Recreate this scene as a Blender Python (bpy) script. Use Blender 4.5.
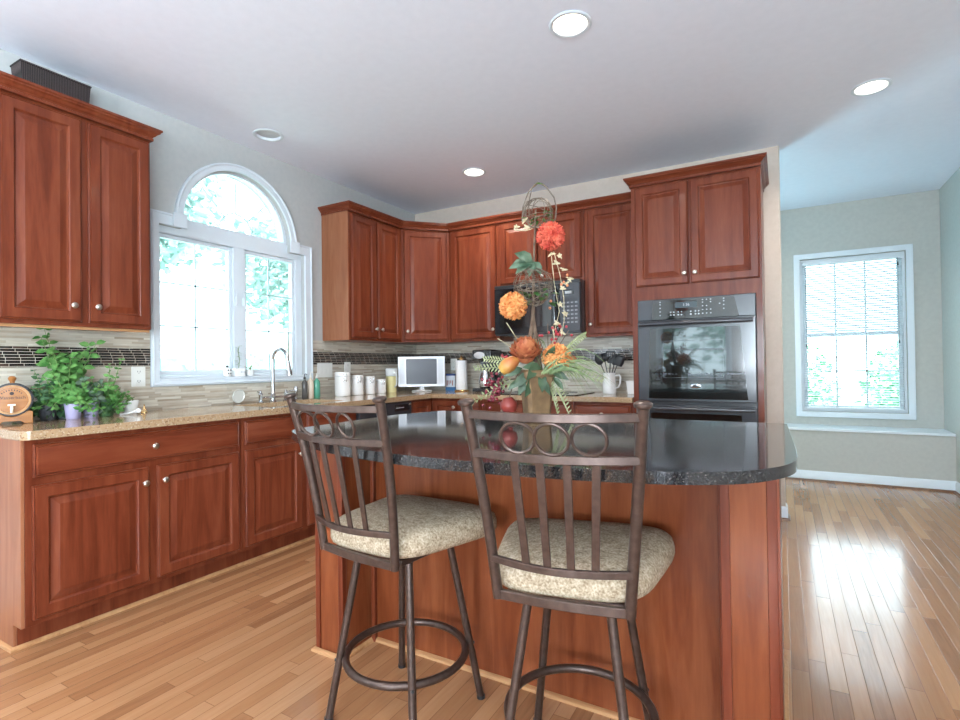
import bpy, bmesh, math, random
from mathutils import Vector, Matrix, geometry
S = bpy.context.scene
for o in list(bpy.data.objects): bpy.data.objects.remove(o)
COL = S.collection
PI = math.pi
rnd = random.Random(7)

# ------------------------------------------------------------------ camera
def make_camera():
    yaw, pitch, roll, f = 0.51908, 0.009487, 0.012895, 527.98
    R = Vector((math.cos(yaw), math.sin(yaw), 0)); F0 = Vector((-math.sin(yaw), math.cos(yaw), 0)); Z = Vector((0, 0, 1))
    F = F0*math.cos(pitch) + Z*math.sin(pitch); U = Z*math.cos(pitch) - F0*math.sin(pitch)
    R2 = R*math.cos(roll) - U*math.sin(roll); U2 = R*math.sin(roll) + U*math.cos(roll)
    cam = bpy.data.cameras.new('camera'); o = bpy.data.objects.new('camera', cam); COL.objects.link(o)
    m = Matrix.Identity(4)
    for i, a in enumerate((R2, U2, -F)):
        for j in range(3): m[j][i] = a[j]
    m.translation = (3.32124, -0.9553, 1.16105)
    o.matrix_world = m
    cam.sensor_fit = 'HORIZONTAL'; cam.sensor_width = 36; cam.lens = f*36/960; cam.clip_start = .05; cam.clip_end = 200
    S.camera = o
make_camera()

# ------------------------------------------------------------------ world, daylight, added fill, exposure
W = bpy.data.worlds.new('world'); S.world = W; W.use_nodes = True
bg = W.node_tree.nodes['Background']; bg.inputs['Color'].default_value = (0.72, 0.89, 1.0, 1); bg.inputs['Strength'].default_value = 5.0
S.view_settings.view_transform = 'Standard'; S.view_settings.look = 'None'; S.view_settings.gamma = 1; S.view_settings.use_curve_mapping = False
S.view_settings.exposure = 0.72
def area_light(name, loc, aim, sx, sy, power, color, portal=False):
    l = bpy.data.lights.new(name, 'AREA'); l.shape = 'RECTANGLE'; l.size = sx; l.size_y = sy; l.energy = power; l.color = color
    o = bpy.data.objects.new(name, l); COL.objects.link(o); o.location = loc
    o.rotation_euler = Vector(aim).to_track_quat('-Z', 'Y').to_euler()
    if portal: l.cycles.is_portal = True
    return o
area_light('daylight_sink_window', (-.22, 1.46, 1.75), (1, 0, 0), 1.3, 1.5, 1, (1, 1, 1), True)
area_light('daylight_nook_window', (3.94, 5.72, 1.42), (0, -1, 0), 1.1, 1.9, 1, (1, 1, 1), True)
area_light('daylight_rear_window', (1.73, -5.2, 1.4), (0, 1, 0), 1.6, 1.4, 1, (1, 1, 1), True)
area_light('fill_light_right', (4.82, -2.6, 1.10), (-1, 0, 1.3), 1.9, 2.0, 210, (.78, .88, 1))  # added fill lamp outside an added glass door, tilted up to the ceiling
area_light('fill_light_left', (-.17, -3.2, 1.5), (1, .1, 1.4), 1.4, 1.3, 140, (.78, .88, 1))  # added fill from the left, aimed upward through an added window
area_light('fill_light_rear', (3.45, -5.17, 1.5), (-.1, 1, .9), 1.4, 1.4, 250, (.80, .89, 1))  # rear fill lamp, added behind a window made for it
area_light('fill_light_nook', (1.9, 5.65, 1.42), (.45, -1, .5), .9, 1.5, 75, (.38, .80, 1))  # cool fill added to brighten the nook from a hidden opening

# ------------------------------------------------------------------ materials
def mat(name, color=(.8, .8, .8), rough=.5, metal=0, coat=0, spec=None, emis=None, es=0, trans=0, ior=None, alpha=None):
    m = bpy.data.materials.new(name); m.use_nodes = True; b = m.node_tree.nodes['Principled BSDF']
    b.inputs['Base Color'].default_value = (*color, 1); b.inputs['Roughness'].default_value = rough; b.inputs['Metallic'].default_value = metal
    b.inputs['Coat Weight'].default_value = coat; b.inputs['Coat Roughness'].default_value = .1
    if spec is not None: b.inputs['Specular IOR Level'].default_value = spec
    if emis: b.inputs['Emission Color'].default_value = (*emis, 1); b.inputs['Emission Strength'].default_value = es
    if trans: b.inputs['Transmission Weight'].default_value = trans
    if ior: b.inputs['IOR'].default_value = ior
    return m
def N(m, typ, **kw):
    n = m.node_tree.nodes.new(typ)
    for k, v in kw.items():
        if k in n.inputs: n.inputs[k].default_value = v
        else: setattr(n, k, v)
    return n
def L(m, a, b): m.node_tree.links.new(a, b)
def ramp(m, stops):
    r = m.node_tree.nodes.new('ShaderNodeValToRGB'); e = r.color_ramp.elements
    e[0].position = stops[0][0]; e[0].color = (*stops[0][1], 1); e[1].position = stops[-1][0]; e[1].color = (*stops[-1][1], 1)
    for p, c in stops[1:-1]: x = e.new(p); x.color = (*c, 1)
    return r
def BS(m): return m.node_tree.nodes['Principled BSDF']
def noisy(name, c1, c2, scale=8, rough=.5, detail=4, coat=0, metal=0, bump=0, lo=.35, hi=.65, mscale=(1, 1, 1)):
    m = mat(name, c1, rough, metal, coat); tc = N(m, 'ShaderNodeTexCoord'); mp = N(m, 'ShaderNodeMapping'); mp.inputs['Scale'].default_value = mscale
    n = N(m, 'ShaderNodeTexNoise', Scale=scale, Detail=detail); r = ramp(m, [(lo, c1), (hi, c2)])
    L(m, tc.outputs['Object'], mp.inputs['Vector']); L(m, mp.outputs['Vector'], n.inputs['Vector']); L(m, n.outputs['Fac'], r.inputs['Fac']); L(m, r.outputs['Color'], BS(m).inputs['Base Color'])
    if bump:
        b = N(m, 'ShaderNodeBump', Strength=bump, Distance=.002); L(m, n.outputs['Fac'], b.inputs['Height']); L(m, b.outputs['Normal'], BS(m).inputs['Normal'])
    return m
def wood(name, dark, mid, light, axis='z', rough=.32, coat=.12, grain=1.0):
    m = mat(name, mid, rough, 0, coat); tc = N(m, 'ShaderNodeTexCoord'); oi = N(m, 'ShaderNodeObjectInfo')
    add = N(m, 'ShaderNodeVectorMath', operation='ADD'); sc = N(m, 'ShaderNodeVectorMath', operation='SCALE'); sc.inputs['Scale'].default_value = 9.0
    cmb = N(m, 'ShaderNodeCombineXYZ')
    for i in range(3): L(m, oi.outputs['Random'], cmb.inputs[i])
    L(m, cmb.outputs[0], sc.inputs[0]); L(m, tc.outputs['Object'], add.inputs[0]); L(m, sc.outputs[0], add.inputs[1])
    mp = N(m, 'ShaderNodeMapping'); s = [9, 9, 9]; s['xyz'.index(axis)] = .9; mp.inputs['Scale'].default_value = s
    L(m, add.outputs[0], mp.inputs['Vector'])
    n1 = N(m, 'ShaderNodeTexNoise', Scale=1.6, Detail=6, Distortion=1.2); n2 = N(m, 'ShaderNodeTexNoise', Scale=13, Detail=3)
    L(m, mp.outputs[0], n1.inputs['Vector']); L(m, mp.outputs[0], n2.inputs['Vector'])
    mx = N(m, 'ShaderNodeMath', operation='MULTIPLY_ADD'); mx.inputs[1].default_value = .25*grain
    BS(m).inputs['Specular IOR Level'].default_value = .22
    L(m, n2.outputs['Fac'], mx.inputs[0]); L(m, n1.outputs['Fac'], mx.inputs[2])
    r = ramp(m, [(.40, dark), (.62, mid), (.90, light)]); L(m, mx.outputs[0], r.inputs['Fac']); L(m, r.outputs['Color'], BS(m).inputs['Base Color'])
    return m
CH = ((.105, .020, .008), (.158, .034, .014), (.215, .057, .025))
M = {}
M['cherry'] = wood('cherry_wood', *CH); M['cherry_h'] = wood('cherry_wood_horizontal', *CH, axis='x')
M['cherry_dark'] = wood('cherry_shadow_gap', (.05, .012, .006), (.08, .018, .009), (.11, .03, .012))
M['cherry_lit'] = wood('cherry_lit_panel', (.24, .085, .04), (.30, .115, .056), (.36, .15, .078), rough=.33)  # paler copy of the cherry, light reflection painted into the colour
M['island_wood'] = wood('island_veneer', (.13, .028, .009), (.195, .050, .017), (.26, .082, .031), rough=.28)
M['oak'] = wood('oak_shoe_molding', (.34, .16, .07), (.46, .24, .11), (.54, .31, .15), axis='x', rough=.3)
M['nickel'] = mat('satin_nickel', (.62, .58, .52), .28, 1); M['chrome'] = mat('brushed_chrome', (.62, .63, .64), .18, 1)
M['white'] = mat('white_trim_paint', (.68, .74, .79), .35); M['whiteg'] = mat('white_glaze', (.86, .86, .84), .15, 0, .5)
M['plate'] = mat('white_plastic', (.78, .78, .74), .35)
M['wall'] = noisy('grey_wall_paint', (.46, .475, .47), (.49, .50, .49), 30, .75, bump=.08)
M['wall3'] = noisy('warm_beige_wall_paint', (.55, .47, .40), (.58, .50, .43), 30, .75, bump=.08)
M['wall2'] = noisy('beige_grey_wall_paint', (.47, .475, .445), (.50, .505, .47), 30, .75, bump=.08)
M['ceil'] = noisy('white_ceiling_paint', (.79, .82, .91), (.81, .84, .93), 20, .6)
M['black'] = mat('black_gloss', (.012, .012, .014), .12, 0, .4); M['blackm'] = mat('black_matte', (.02, .02, .022), .45)
M['blackglass'] = mat('black_oven_glass', (.006, .008, .008), .03, 0, 1, .8)
M['charcoal'] = mat('charcoal_enamel', (.035, .038, .045), .25, 0, .3)
M['bronze'] = noisy('bronze_powder_coat', (.066, .042, .033), (.092, .061, .050), 60, .32, metal=.55, bump=.05)
M['silver'] = mat('silver_plastic', (.62, .63, .65), .35, .3); M['screen'] = mat('tv_screen', (.03, .032, .045), .25)
M['ink'] = mat('dark_ink', (.03, .02, .015), .6); M['white_mark'] = mat('white_marking', (.42, .44, .46), .4); M['walnut'] = mat('dark_shoe_molding', (.16, .07, .03), .35)
M['lamp'] = mat('lamp_diffuser', (1, .95, .85), .5, emis=(1, .88, .70), es=3.5); M['lamp_off'] = mat('unlit_lamp_lens', (.62, .64, .66), .4)
M['glass'] = None
def thin_glass():
    m = bpy.data.materials.new('window_glass'); m.use_nodes = True; nt = m.node_tree; nt.nodes.remove(nt.nodes['Principled BSDF'])
    out = nt.nodes['Material Output']; t = nt.nodes.new('ShaderNodeBsdfTransparent'); g = nt.nodes.new('ShaderNodeBsdfGlossy'); g.inputs['Roughness'].default_value = .02
    fr = nt.nodes.new('ShaderNodeFresnel'); fr.inputs['IOR'].default_value = 1.45; mx = nt.nodes.new('ShaderNodeMixShader')
    nt.links.new(fr.outputs[0], mx.inputs[0]); nt.links.new(t.outputs[0], mx.inputs[1]); nt.links.new(g.outputs[0], mx.inputs[2]); nt.links.new(mx.outputs[0], out.inputs['Surface'])
    t.inputs['Color'].default_value = (.96, .99, .98, 1)
    return m
M['glass'] = thin_glass()
M['clear'] = thin_glass(); M['clear'].name = 'clear_plastic'
def granite(name, base, specks, rough, scale=90):
    m = mat(name, base, rough, 0, .3); tc = N(m, 'ShaderNodeTexCoord'); v = N(m, 'ShaderNodeTexVoronoi', Scale=scale); n = N(m, 'ShaderNodeTexNoise', Scale=scale*.6, Detail=6)
    L(m, tc.outputs['Object'], v.inputs['Vector']); L(m, tc.outputs['Object'], n.inputs['Vector'])
    sp = N(m, 'ShaderNodeSeparateColor'); L(m, v.outputs['Color'], sp.inputs[0])
    r1 = ramp(m, specks); L(m, sp.outputs[0], r1.inputs['Fac'])
    r2 = ramp(m, [(.45, (0, 0, 0)), (.62, (1, 1, 1))]); L(m, n.outputs['Fac'], r2.inputs['Fac'])
    mx = N(m, 'ShaderNodeMix', data_type='RGBA'); mx.inputs[6].default_value = (*base, 1)
    L(m, r2.outputs['Color'], mx.inputs[0]); L(m, r1.outputs['Color'], mx.inputs[7]); L(m, mx.outputs[2], BS(m).inputs['Base Color'])
    return m
M['granite'] = granite('black_granite', (.018, .017, .018), [(0, (.012, .012, .013)), (.75, (.035, .033, .032)), (.92, (.07, .065, .06)), (1, (.16, .15, .14))], .06, 320)
M['quartz'] = granite('beige_quartz', (.40, .27, .155), [(0, (.20, .11, .05)), (.5, (.40, .28, .17)), (.85, (.56, .45, .32)), (1, (.20, .12, .07))], .10, 160)
def mathn(m, op, a=None, b=None, c=None):
    n = N(m, 'ShaderNodeMath', operation=op)
    for i, x in enumerate((a, b, c)):
        if x is None: continue
        if isinstance(x, (int, float)): n.inputs[i].default_value = x
        else: L(m, x, n.inputs[i])
    return n.outputs[0]
def plank_floor():
    m = mat('oak_strip_floor', (.5, .28, .13), .17, 0, .12); BS(m).inputs['Coat Roughness'].default_value = .06
    tc = N(m, 'ShaderNodeTexCoord'); sp = N(m, 'ShaderNodeSeparateXYZ'); L(m, tc.outputs['Object'], sp.inputs[0])
    w = .0575; u = mathn(m, 'DIVIDE', sp.outputs[0], w); i = mathn(m, 'FLOOR', u); fu = mathn(m, 'FRACT', u)
    wn = N(m, 'ShaderNodeTexWhiteNoise', noise_dimensions='1D'); L(m, i, wn.inputs['W'])
    v = mathn(m, 'DIVIDE', sp.outputs[1], .85); v = mathn(m, 'ADD', v, mathn(m, 'MULTIPLY', wn.outputs['Value'], 7.3)); j = mathn(m, 'FLOOR', v); fv = mathn(m, 'FRACT', v)
    cb = N(m, 'ShaderNodeCombineXYZ'); L(m, i, cb.inputs[0]); L(m, j, cb.inputs[1])
    w2 = N(m, 'ShaderNodeTexWhiteNoise', noise_dimensions='2D'); L(m, cb.outputs[0], w2.inputs['Vector'])
    # grain
    off = N(m, 'ShaderNodeCombineXYZ'); L(m, mathn(m, 'MULTIPLY', w2.outputs['Value'], 40), off.inputs[2])
    av = N(m, 'ShaderNodeVectorMath', operation='ADD'); L(m, tc.outputs['Object'], av.inputs[0]); L(m, off.outputs[0], av.inputs[1])
    mp = N(m, 'ShaderNodeMapping'); mp.inputs['Scale'].default_value = (28, 1.6, 1); L(m, av.outputs[0], mp.inputs['Vector'])
    n = N(m, 'ShaderNodeTexNoise', Scale=2.2, Detail=6, Distortion=1.0); L(m, mp.outputs[0], n.inputs['Vector'])
    f = mathn(m, 'ADD', mathn(m, 'MULTIPLY', w2.outputs['Value'], .55), mathn(m, 'MULTIPLY', n.outputs['Fac'], .45))
    r = ramp(m, [(.08, (.23, .10, .043)), (.35, (.34, .160, .072)), (.6, (.41, .205, .096)), (.85, (.48, .258, .13))]); L(m, f, r.inputs['Fac'])
    du = mathn(m, 'MULTIPLY', mathn(m, 'MINIMUM', fu, mathn(m, 'SUBTRACT', 1, fu)), w)
    dv = mathn(m, 'MULTIPLY', mathn(m, 'MINIMUM', fv, mathn(m, 'SUBTRACT', 1, fv)), .85)
    d = mathn(m, 'MINIMUM', du, dv); seam = N(m, 'ShaderNodeMapRange'); L(m, d, seam.inputs[0]); seam.inputs[1].default_value = .0004; seam.inputs[2].default_value = .0016
    mx = N(m, 'ShaderNodeMix', data_type='RGBA'); mx.inputs[6].default_value = (.20, .09, .04, 1); L(m, seam.outputs[0], mx.inputs[0]); L(m, r.outputs['Color'], mx.inputs[7]); L(m, mx.outputs[2], BS(m).inputs['Base Color'])
    h = mathn(m, 'ADD', mathn(m, 'MULTIPLY', seam.outputs[0], 1.0), mathn(m, 'MULTIPLY', n.outputs['Fac'], .12))
    h = mathn(m, 'ADD', h, mathn(m, 'MULTIPLY', w2.outputs['Value'], .25))
    b = N(m, 'ShaderNodeBump', Strength=.35, Distance=.001); L(m, h, b.inputs['Height']); L(m, b.outputs['Normal'], BS(m).inputs['Normal'])
    L(m, b.outputs['Normal'], BS(m).inputs['Coat Normal'])
    return m
M['floor'] = plank_floor()
def strip_tile(name, cols, bw, bh, mortar, mcol, rough, sel, msize=.0012):
    # sel: which local axes carry the length and the height of the strips
    m = mat(name, cols[0][1], rough, 0, .2); tc = N(m, 'ShaderNodeTexCoord'); sp = N(m, 'ShaderNodeSeparateXYZ'); L(m, tc.outputs['Object'], sp.inputs[0])
    h = mathn(m, 'DIVIDE', sp.outputs['XYZ'.index(sel[1])], bh); i = mathn(m, 'FLOOR', h); fh = mathn(m, 'FRACT', h)
    wn = N(m, 'ShaderNodeTexWhiteNoise', noise_dimensions='1D'); L(m, i, wn.inputs['W'])
    v = mathn(m, 'ADD', mathn(m, 'DIVIDE', sp.outputs['XYZ'.index(sel[0])], bw), mathn(m, 'MULTIPLY', wn.outputs['Value'], 5.7)); j = mathn(m, 'FLOOR', v); fv = mathn(m, 'FRACT', v)
    cb = N(m, 'ShaderNodeCombineXYZ'); L(m, i, cb.inputs[0]); L(m, j, cb.inputs[1])
    w2 = N(m, 'ShaderNodeTexWhiteNoise', noise_dimensions='2D'); L(m, cb.outputs[0], w2.inputs['Vector'])
    mp = N(m, 'ShaderNodeMapping'); s = [14, 14, 14]; s['XYZ'.index(sel[1])] = 90; mp.inputs['Scale'].default_value = s; L(m, tc.outputs['Object'], mp.inputs['Vector'])
    n = N(m, 'ShaderNodeTexNoise', Scale=1, Detail=5); L(m, mp.outputs[0], n.inputs['Vector'])
    f = mathn(m, 'ADD', mathn(m, 'MULTIPLY', w2.outputs['Value'], .7), mathn(m, 'MULTIPLY', n.outputs['Fac'], .3)); r = ramp(m, cols); L(m, f, r.inputs['Fac'])
    d = mathn(m, 'MINIMUM', mathn(m, 'MULTIPLY', mathn(m, 'MINIMUM', fh, mathn(m, 'SUBTRACT', 1, fh)), bh), mathn(m, 'MULTIPLY', mathn(m, 'MINIMUM', fv, mathn(m, 'SUBTRACT', 1, fv)), bw))
    se = N(m, 'ShaderNodeMapRange'); L(m, d, se.inputs[0]); se.inputs[1].default_value = msize*.5; se.inputs[2].default_value = msize
    mx = N(m, 'ShaderNodeMix', data_type='RGBA'); mx.inputs[6].default_value = (*mcol, 1); L(m, se.outputs[0], mx.inputs[0]); L(m, r.outputs['Color'], mx.inputs[7]); L(m, mx.outputs[2], BS(m).inputs['Base Color'])
    b = N(m, 'ShaderNodeBump', Strength=.4, Distance=.001); L(m, se.outputs[0], b.inputs['Height']); L(m, b.outputs['Normal'], BS(m).inputs['Normal'])
    return m
ST = [(.15, (.33, .27, .20)), (.4, (.52, .46, .37)), (.65, (.64, .60, .51)), (.9, (.38, .33, .26))]
MO = [(.2, (.010, .008, .008)), (.55, (.022, .014, .012)), (.66, (.09, .055, .04)), (.72, (.015, .014, .014)), (.88, (.03, .022, .018)), (.97, (.30, .25, .20))]
for sfx, ax in (('y', 'YZ'), ('x', 'XZ')):
    M['stone_'+sfx] = strip_tile('stone_strip_tile_'+sfx, ST, .16, .0125, 1, (.45, .41, .34), .3, ax, .0008)
    M['mosaic_'+sfx] = strip_tile('dark_glass_mosaic_'+sfx, MO, .060, .0148, 1, (.55, .48, .40), .22, ax, .0015)
def fabric():
    m = mat('oatmeal_tweed', (.5, .43, .33), .9); tc = N(m, 'ShaderNodeTexCoord')
    n = N(m, 'ShaderNodeTexNoise', Scale=170, Detail=3); w = N(m, 'ShaderNodeTexNoise', Scale=60, Detail=2); w2 = N(m, 'ShaderNodeTexNoise', Scale=12, Detail=2)
    for x in (n, w, w2): L(m, tc.outputs['Object'], x.inputs['Vector'])
    f = mathn(m, 'ADD', mathn(m, 'MULTIPLY', n.outputs['Fac'], .6), mathn(m, 'ADD', mathn(m, 'MULTIPLY', w.outputs['Fac'], .3), mathn(m, 'MULTIPLY', w2.outputs['Fac'], .1)))
    r = ramp(m, [(.38, (.23, .165, .10)), (.5, (.40, .315, .215)), (.62, (.56, .465, .345))]); L(m, f, r.inputs['Fac']); L(m, r.outputs['Color'], BS(m).inputs['Base Color'])
    b = N(m, 'ShaderNodeBump', Strength=.6, Distance=.002); L(m, f, b.inputs['Height']); L(m, b.outputs['Normal'], BS(m).inputs['Normal'])
    return m
M['tweed'] = fabric()
def leafm(n, a, b):
    m = noisy(n, a, b, 25, .5); BS(m).inputs['Specular IOR Level'].default_value = .2; return m
M['leaf'] = leafm('bright_green_leaf', (.045, .15, .03), (.15, .32, .09)); M['leaf_dark'] = leafm('dark_green_leaf', (.03, .08, .035), (.08, .17, .07))
M['leaf_sage'] = leafm('sage_leaf', (.045, .09, .05), (.14, .20, .135)); M['leaf_pale'] = leafm('pale_green_leaf', (.24, .28, .12), (.42, .43, .25))
M['stem'] = mat('green_stem', (.16, .26, .07), .6); M['twig'] = noisy('brown_twig', (.09, .055, .035), (.17, .11, .07), 40, .8)
M['gold'] = mat('brass', (.75, .52, .25), .25, 1)

# ------------------------------------------------------------------ mesh helpers
class MB:
    def __init__(s, T=None): s.v = []; s.f = []; s.T = T
    def add(s, vs, fs, T=None):
        o = len(s.v)
        for p in vs:
            p = Vector(p)
            if T is not None: p = T @ p
            if s.T is not None: p = s.T @ p
            s.v.append(p)
        s.f += [tuple(i+o for i in f) for f in fs]; return s
    def box(s, x0, x1, y0, y1, z0, z1, T=None):
        return s.add([(x, y, z) for x in (x0, x1) for y in (y0, y1) for z in (z0, z1)], [(0, 1, 3, 2), (4, 6, 7, 5), (0, 4, 5, 1), (2, 3, 7, 6), (0, 2, 6, 4), (1, 5, 7, 3)], T)
    def loops(s, rings, close=True, cap0=True, cap1=True, T=None):
        n = len(rings[0]); vs = [p for r in rings for p in r]; fs = []
        for a in range(len(rings)-1):
            for i in range(n if close else n-1):
                j = (i+1) % n; fs.append((a*n+i, a*n+j, (a+1)*n+j, (a+1)*n+i))
        if cap0: fs.append(tuple(range(n-1, -1, -1)))
        if cap1: fs.append(tuple((len(rings)-1)*n+i for i in range(n)))
        return s.add(vs, fs, T)
    def tube(s, pts, r, n=10, closed=False, T=None, up=None):
        pts = [Vector(p) for p in pts]; k = len(pts); rr = r if isinstance(r, (list, tuple)) else [r]*k; rings = []; prev = None
        for i, p in enumerate(pts):
            if closed: t = pts[(i+1) % k]-pts[i-1]
            else: t = pts[min(i+1, k-1)]-pts[max(i-1, 0)]
            t.normalize()
            if prev is None:
                a = Vector(up) if up else (Vector((0, 0, 1)) if abs(t.z) < .9 else Vector((1, 0, 0)))
            else: a = prev
            a = (a-t*a.dot(t)).normalized(); b = t.cross(a); prev = a
            rings.append([p+(a*math.cos(q)+b*math.sin(q))*rr[i] for q in [2*PI*j/n for j in range(n)]])
        if closed: rings.append(rings[0]); return s.loops(rings, True, False, False, T)
        return s.loops(rings, True, True, True, T)
    def bar(s, a, b, w, t, side=(1, 0, 0), T=None):   # flat bar, w along side
        a, b = Vector(a), Vector(b); d = (b-a).normalized(); sd = Vector(side); sd = (sd-d*sd.dot(d)).normalized(); n = d.cross(sd)
        R = lambda p: [p+sd*x*w/2+n*y*t/2 for x, y in ((-1, -1), (1, -1), (1, 1), (-1, 1))]
        return s.loops([R(a), R(b)], T=T)
    def lathe(s, prof, n=24, c=(0, 0, 0), T=None, cap=True):
        rings = [[(c[0]+r*math.cos(2*PI*j/n), c[1]+r*math.sin(2*PI*j/n), c[2]+z) for j in range(n)] for r, z in prof]
        return s.loops(rings, True, cap, cap, T)
    def ball(s, c, r, n=12, m=8, sc=(1, 1, 1), T=None):
        pr = [(max(r*math.sin(PI*k/m), r*.001), -r*math.cos(PI*k/m)) for k in range(m+1)]
        rings = [[(c[0]+q*math.cos(2*PI*j/n)*sc[0], c[1]+q*math.sin(2*PI*j/n)*sc[1], c[2]+z*sc[2]) for j in range(n)] for q, z in pr]
        return s.loops(rings, T=T)
    def prism(s, outer, holes, d0, d1, fn):   # 2D outline with holes; fn(u, v, d) -> point
        polys = [outer]+list(holes); flat = [p for q in polys for p in q]
        tr = geometry.tessellate_polygon([[Vector((a, b, 0)) for a, b in q] for q in polys])
        n = len(flat); vs = [fn(a, b, d0) for a, b in flat]+[fn(a, b, d1) for a, b in flat]; fs = []
        for t in tr: fs.append(tuple(t)); fs.append(tuple(i+n for i in reversed(t)))
        o = 0
        for q in polys:
            k = len(q)
            for i in range(k): fs.append((o+i, o+(i+1) % k, n+o+(i+1) % k, n+o+i))
            o += k
        return s.add(vs, fs)
    def leaf(s, base, d, nrm, ln, wd, curl=.2, T=None):
        base = Vector(base); d = Vector(d).normalized(); nrm = Vector(nrm); nrm = (nrm-d*nrm.dot(d)); nrm = nrm.normalized() if nrm.length > 1e-4 else d.orthogonal().normalized(); sd = d.cross(nrm)
        P = lambda t, w, h: base+d*ln*t+sd*wd*w+nrm*ln*h
        vs = [P(0, 0, 0), P(.3, -.42, .04), P(.3, 0, -.02), P(.3, .42, .04), P(.65, -.42, .03-curl*.25), P(.65, 0, -.03-curl*.25), P(.65, .42, .03-curl*.25), P(1, 0, -curl)]
        return s.add(vs, [(0, 2, 1), (0, 3, 2), (1, 2, 5, 4), (2, 3, 6, 5), (4, 5, 7), (5, 6, 7)], T)
    def build(s, name, m, parent=None, smooth=True, bevel=0, ang=35, sub=0):
        me = bpy.data.meshes.new(name); me.from_pydata([tuple(p) for p in s.v], [], s.f); me.validate()
        bm = bmesh.new(); bm.from_mesh(me); bmesh.ops.remove_doubles(bm, verts=bm.verts, dist=1e-6); bmesh.ops.recalc_face_normals(bm, faces=bm.faces); bm.to_mesh(me); bm.free()
        if smooth:
            for p in me.polygons: p.use_smooth = True
            me.set_sharp_from_angle(angle=math.radians(ang))
        me.materials.append(m if not isinstance(m, str) else M[m])
        o = bpy.data.objects.new(name, me); COL.objects.link(o)
        if parent: o.parent = parent
        if bevel:
            b = o.modifiers.new('bevel', 'BEVEL'); b.width = bevel; b.segments = 2; b.limit_method = 'ANGLE'; b.angle_limit = math.radians(40)
        if sub:
            b = o.modifiers.new('sub', 'SUBSURF'); b.levels = sub; b.render_levels = sub
        return o
def tag(o, label, cat, group=None, kind=None):
    o['label'] = label; o['category'] = cat
    if group: o['group'] = group
    if kind: o['kind'] = kind
    return o
def thing(name, label, cat, loc=(0, 0, 0), rotz=0, group=None):
    o = bpy.data.objects.new(name, None); COL.objects.link(o); o.location = loc; o.rotation_euler = (0, 0, rotz); o.empty_display_size = .05
    return tag(o, label, cat, group)
def struct(o, label=None, cat=None):
    o['kind'] = 'structure'
    if label: o['label'] = label
    if cat: o['category'] = cat
    return o
def copy_tree(o, parent=None):
    c = o.copy(); COL.objects.link(c); c.parent = parent
    for ch in list(o.children): copy_tree(ch, c)
    return c
def box(name, x0, x1, y0, y1, z0, z1, m, parent=None, bevel=0): return MB().box(x0, x1, y0, y1, z0, z1).build(name, m, parent, bevel=bevel)
def arc(cx, cy, r, a0, a1, n): return [(cx+r*math.cos(math.radians(a0+(a1-a0)*i/n)), cy+r*math.sin(math.radians(a0+(a1-a0)*i/n))) for i in range(n+1)]
def text(body, size, m, parent, name, T, extrude=.0004, align='CENTER'):
    cu = bpy.data.curves.new('t', 'FONT'); cu.body = body; cu.size = size; cu.extrude = extrude; cu.align_x = align; cu.align_y = 'CENTER'
    t = bpy.data.objects.new('t', cu); COL.objects.link(t); bpy.context.view_layer.update()
    me = bpy.data.meshes.new_from_object(t.evaluated_get(bpy.context.evaluated_depsgraph_get())); bpy.data.objects.remove(t); me.transform(T); me.materials.clear(); me.materials.append(M[m])
    o = bpy.data.objects.new(name, me); COL.objects.link(o); o.parent = parent; return o

# ------------------------------------------------------------------ room shell
YB, XR, YF, H, YR = 3.517, 4.629, 5.476, 2.752, -5.0
XE = 3.33   # end of the kitchen's back wall
struct(box('floor', -.12, XR+.12, YR-.12, YF+.15, -.1, 0, 'floor'), 'honey oak strip floor running away from the camera', 'floor')
LIGHTS = [(2.486, 1.397), (3.799, 2.845), (1.145, 2.795), (.30, 1.457), (2.49, -2.2), (3.8, -2.2), (1.15, -1.2), (2.6, 4.5)]
struct(MB().prism([(-.12, YR-.12), (XR+.12, YR-.12), (XR+.12, YF+.15), (-.12, YF+.15)], [arc(x, y, .078, 0, 345, 23) for x, y in LIGHTS], H, H+.12, lambda a, b, d: (a, b, d)).build('ceiling', 'ceil', smooth=False), 'smooth pale ceiling with recessed lights', 'ceiling')
# left wall with the arched opening
def rect(a0, a1, b0, b1): return [(a0, b0), (a1, b0), (a1, b1), (a0, b1)]
OY0, OY1, OZ0, OZT, SPR, AC, AR = .878, 2.025, 1.10, 2.06, 2.115, 1.46, .428
hole = [(OY0, OZ0), (OY1, OZ0), (OY1, OZT), (AC+AR, OZT)]+arc(AC, SPR, AR, 0, 180, 28)+[(AC-AR, OZT), (OY0, OZT)]
struct(MB().prism([(YR, 0), (YF, 0), (YF, H), (YR, H)], [hole, rect(-3.95, -2.45, .85, 2.15)], 0, -.14, lambda a, b, d: (d, a, b)).build('wall_left', 'wall', smooth=False), 'grey painted wall with the arched sink window', 'wall')
# kitchen back wall, rounded plaster edge at its right end
bw = [(0, YB), (XE-.012, YB)]+[(XE-.012+.012*math.sin(a), YB+.012-.012*math.cos(a)) for a in (PI/6, PI/3, PI/2)]+[(XE, YB+.12), (0, YB+.12)]
struct(MB().prism(bw, [], 0, H, lambda a, b, d: (a, b, d)).build('wall_back', 'wall3', ang=50), 'grey beige wall behind the cooktop and ovens', 'wall')
def wall_y(name, y0, y1, x0, x1, holes, m, label):
    struct(MB().prism([(x0, 0), (x1, 0), (x1, H), (x0, H)], holes, y0, y1, lambda a, b, d: (a, d, b)).build(name, m, smooth=False), label, 'wall')
NX0, NX1, NZ0, NZ1 = 3.50, 4.37, .64, 2.21
wall_y('wall_far', YF, YF+.14, 0, XR, [rect(NX0, NX1, NZ0, NZ1), rect(1.45, 2.35, NZ0, NZ1)], 'wall2', 'grey green wall with the white framed window in the nook')
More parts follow.
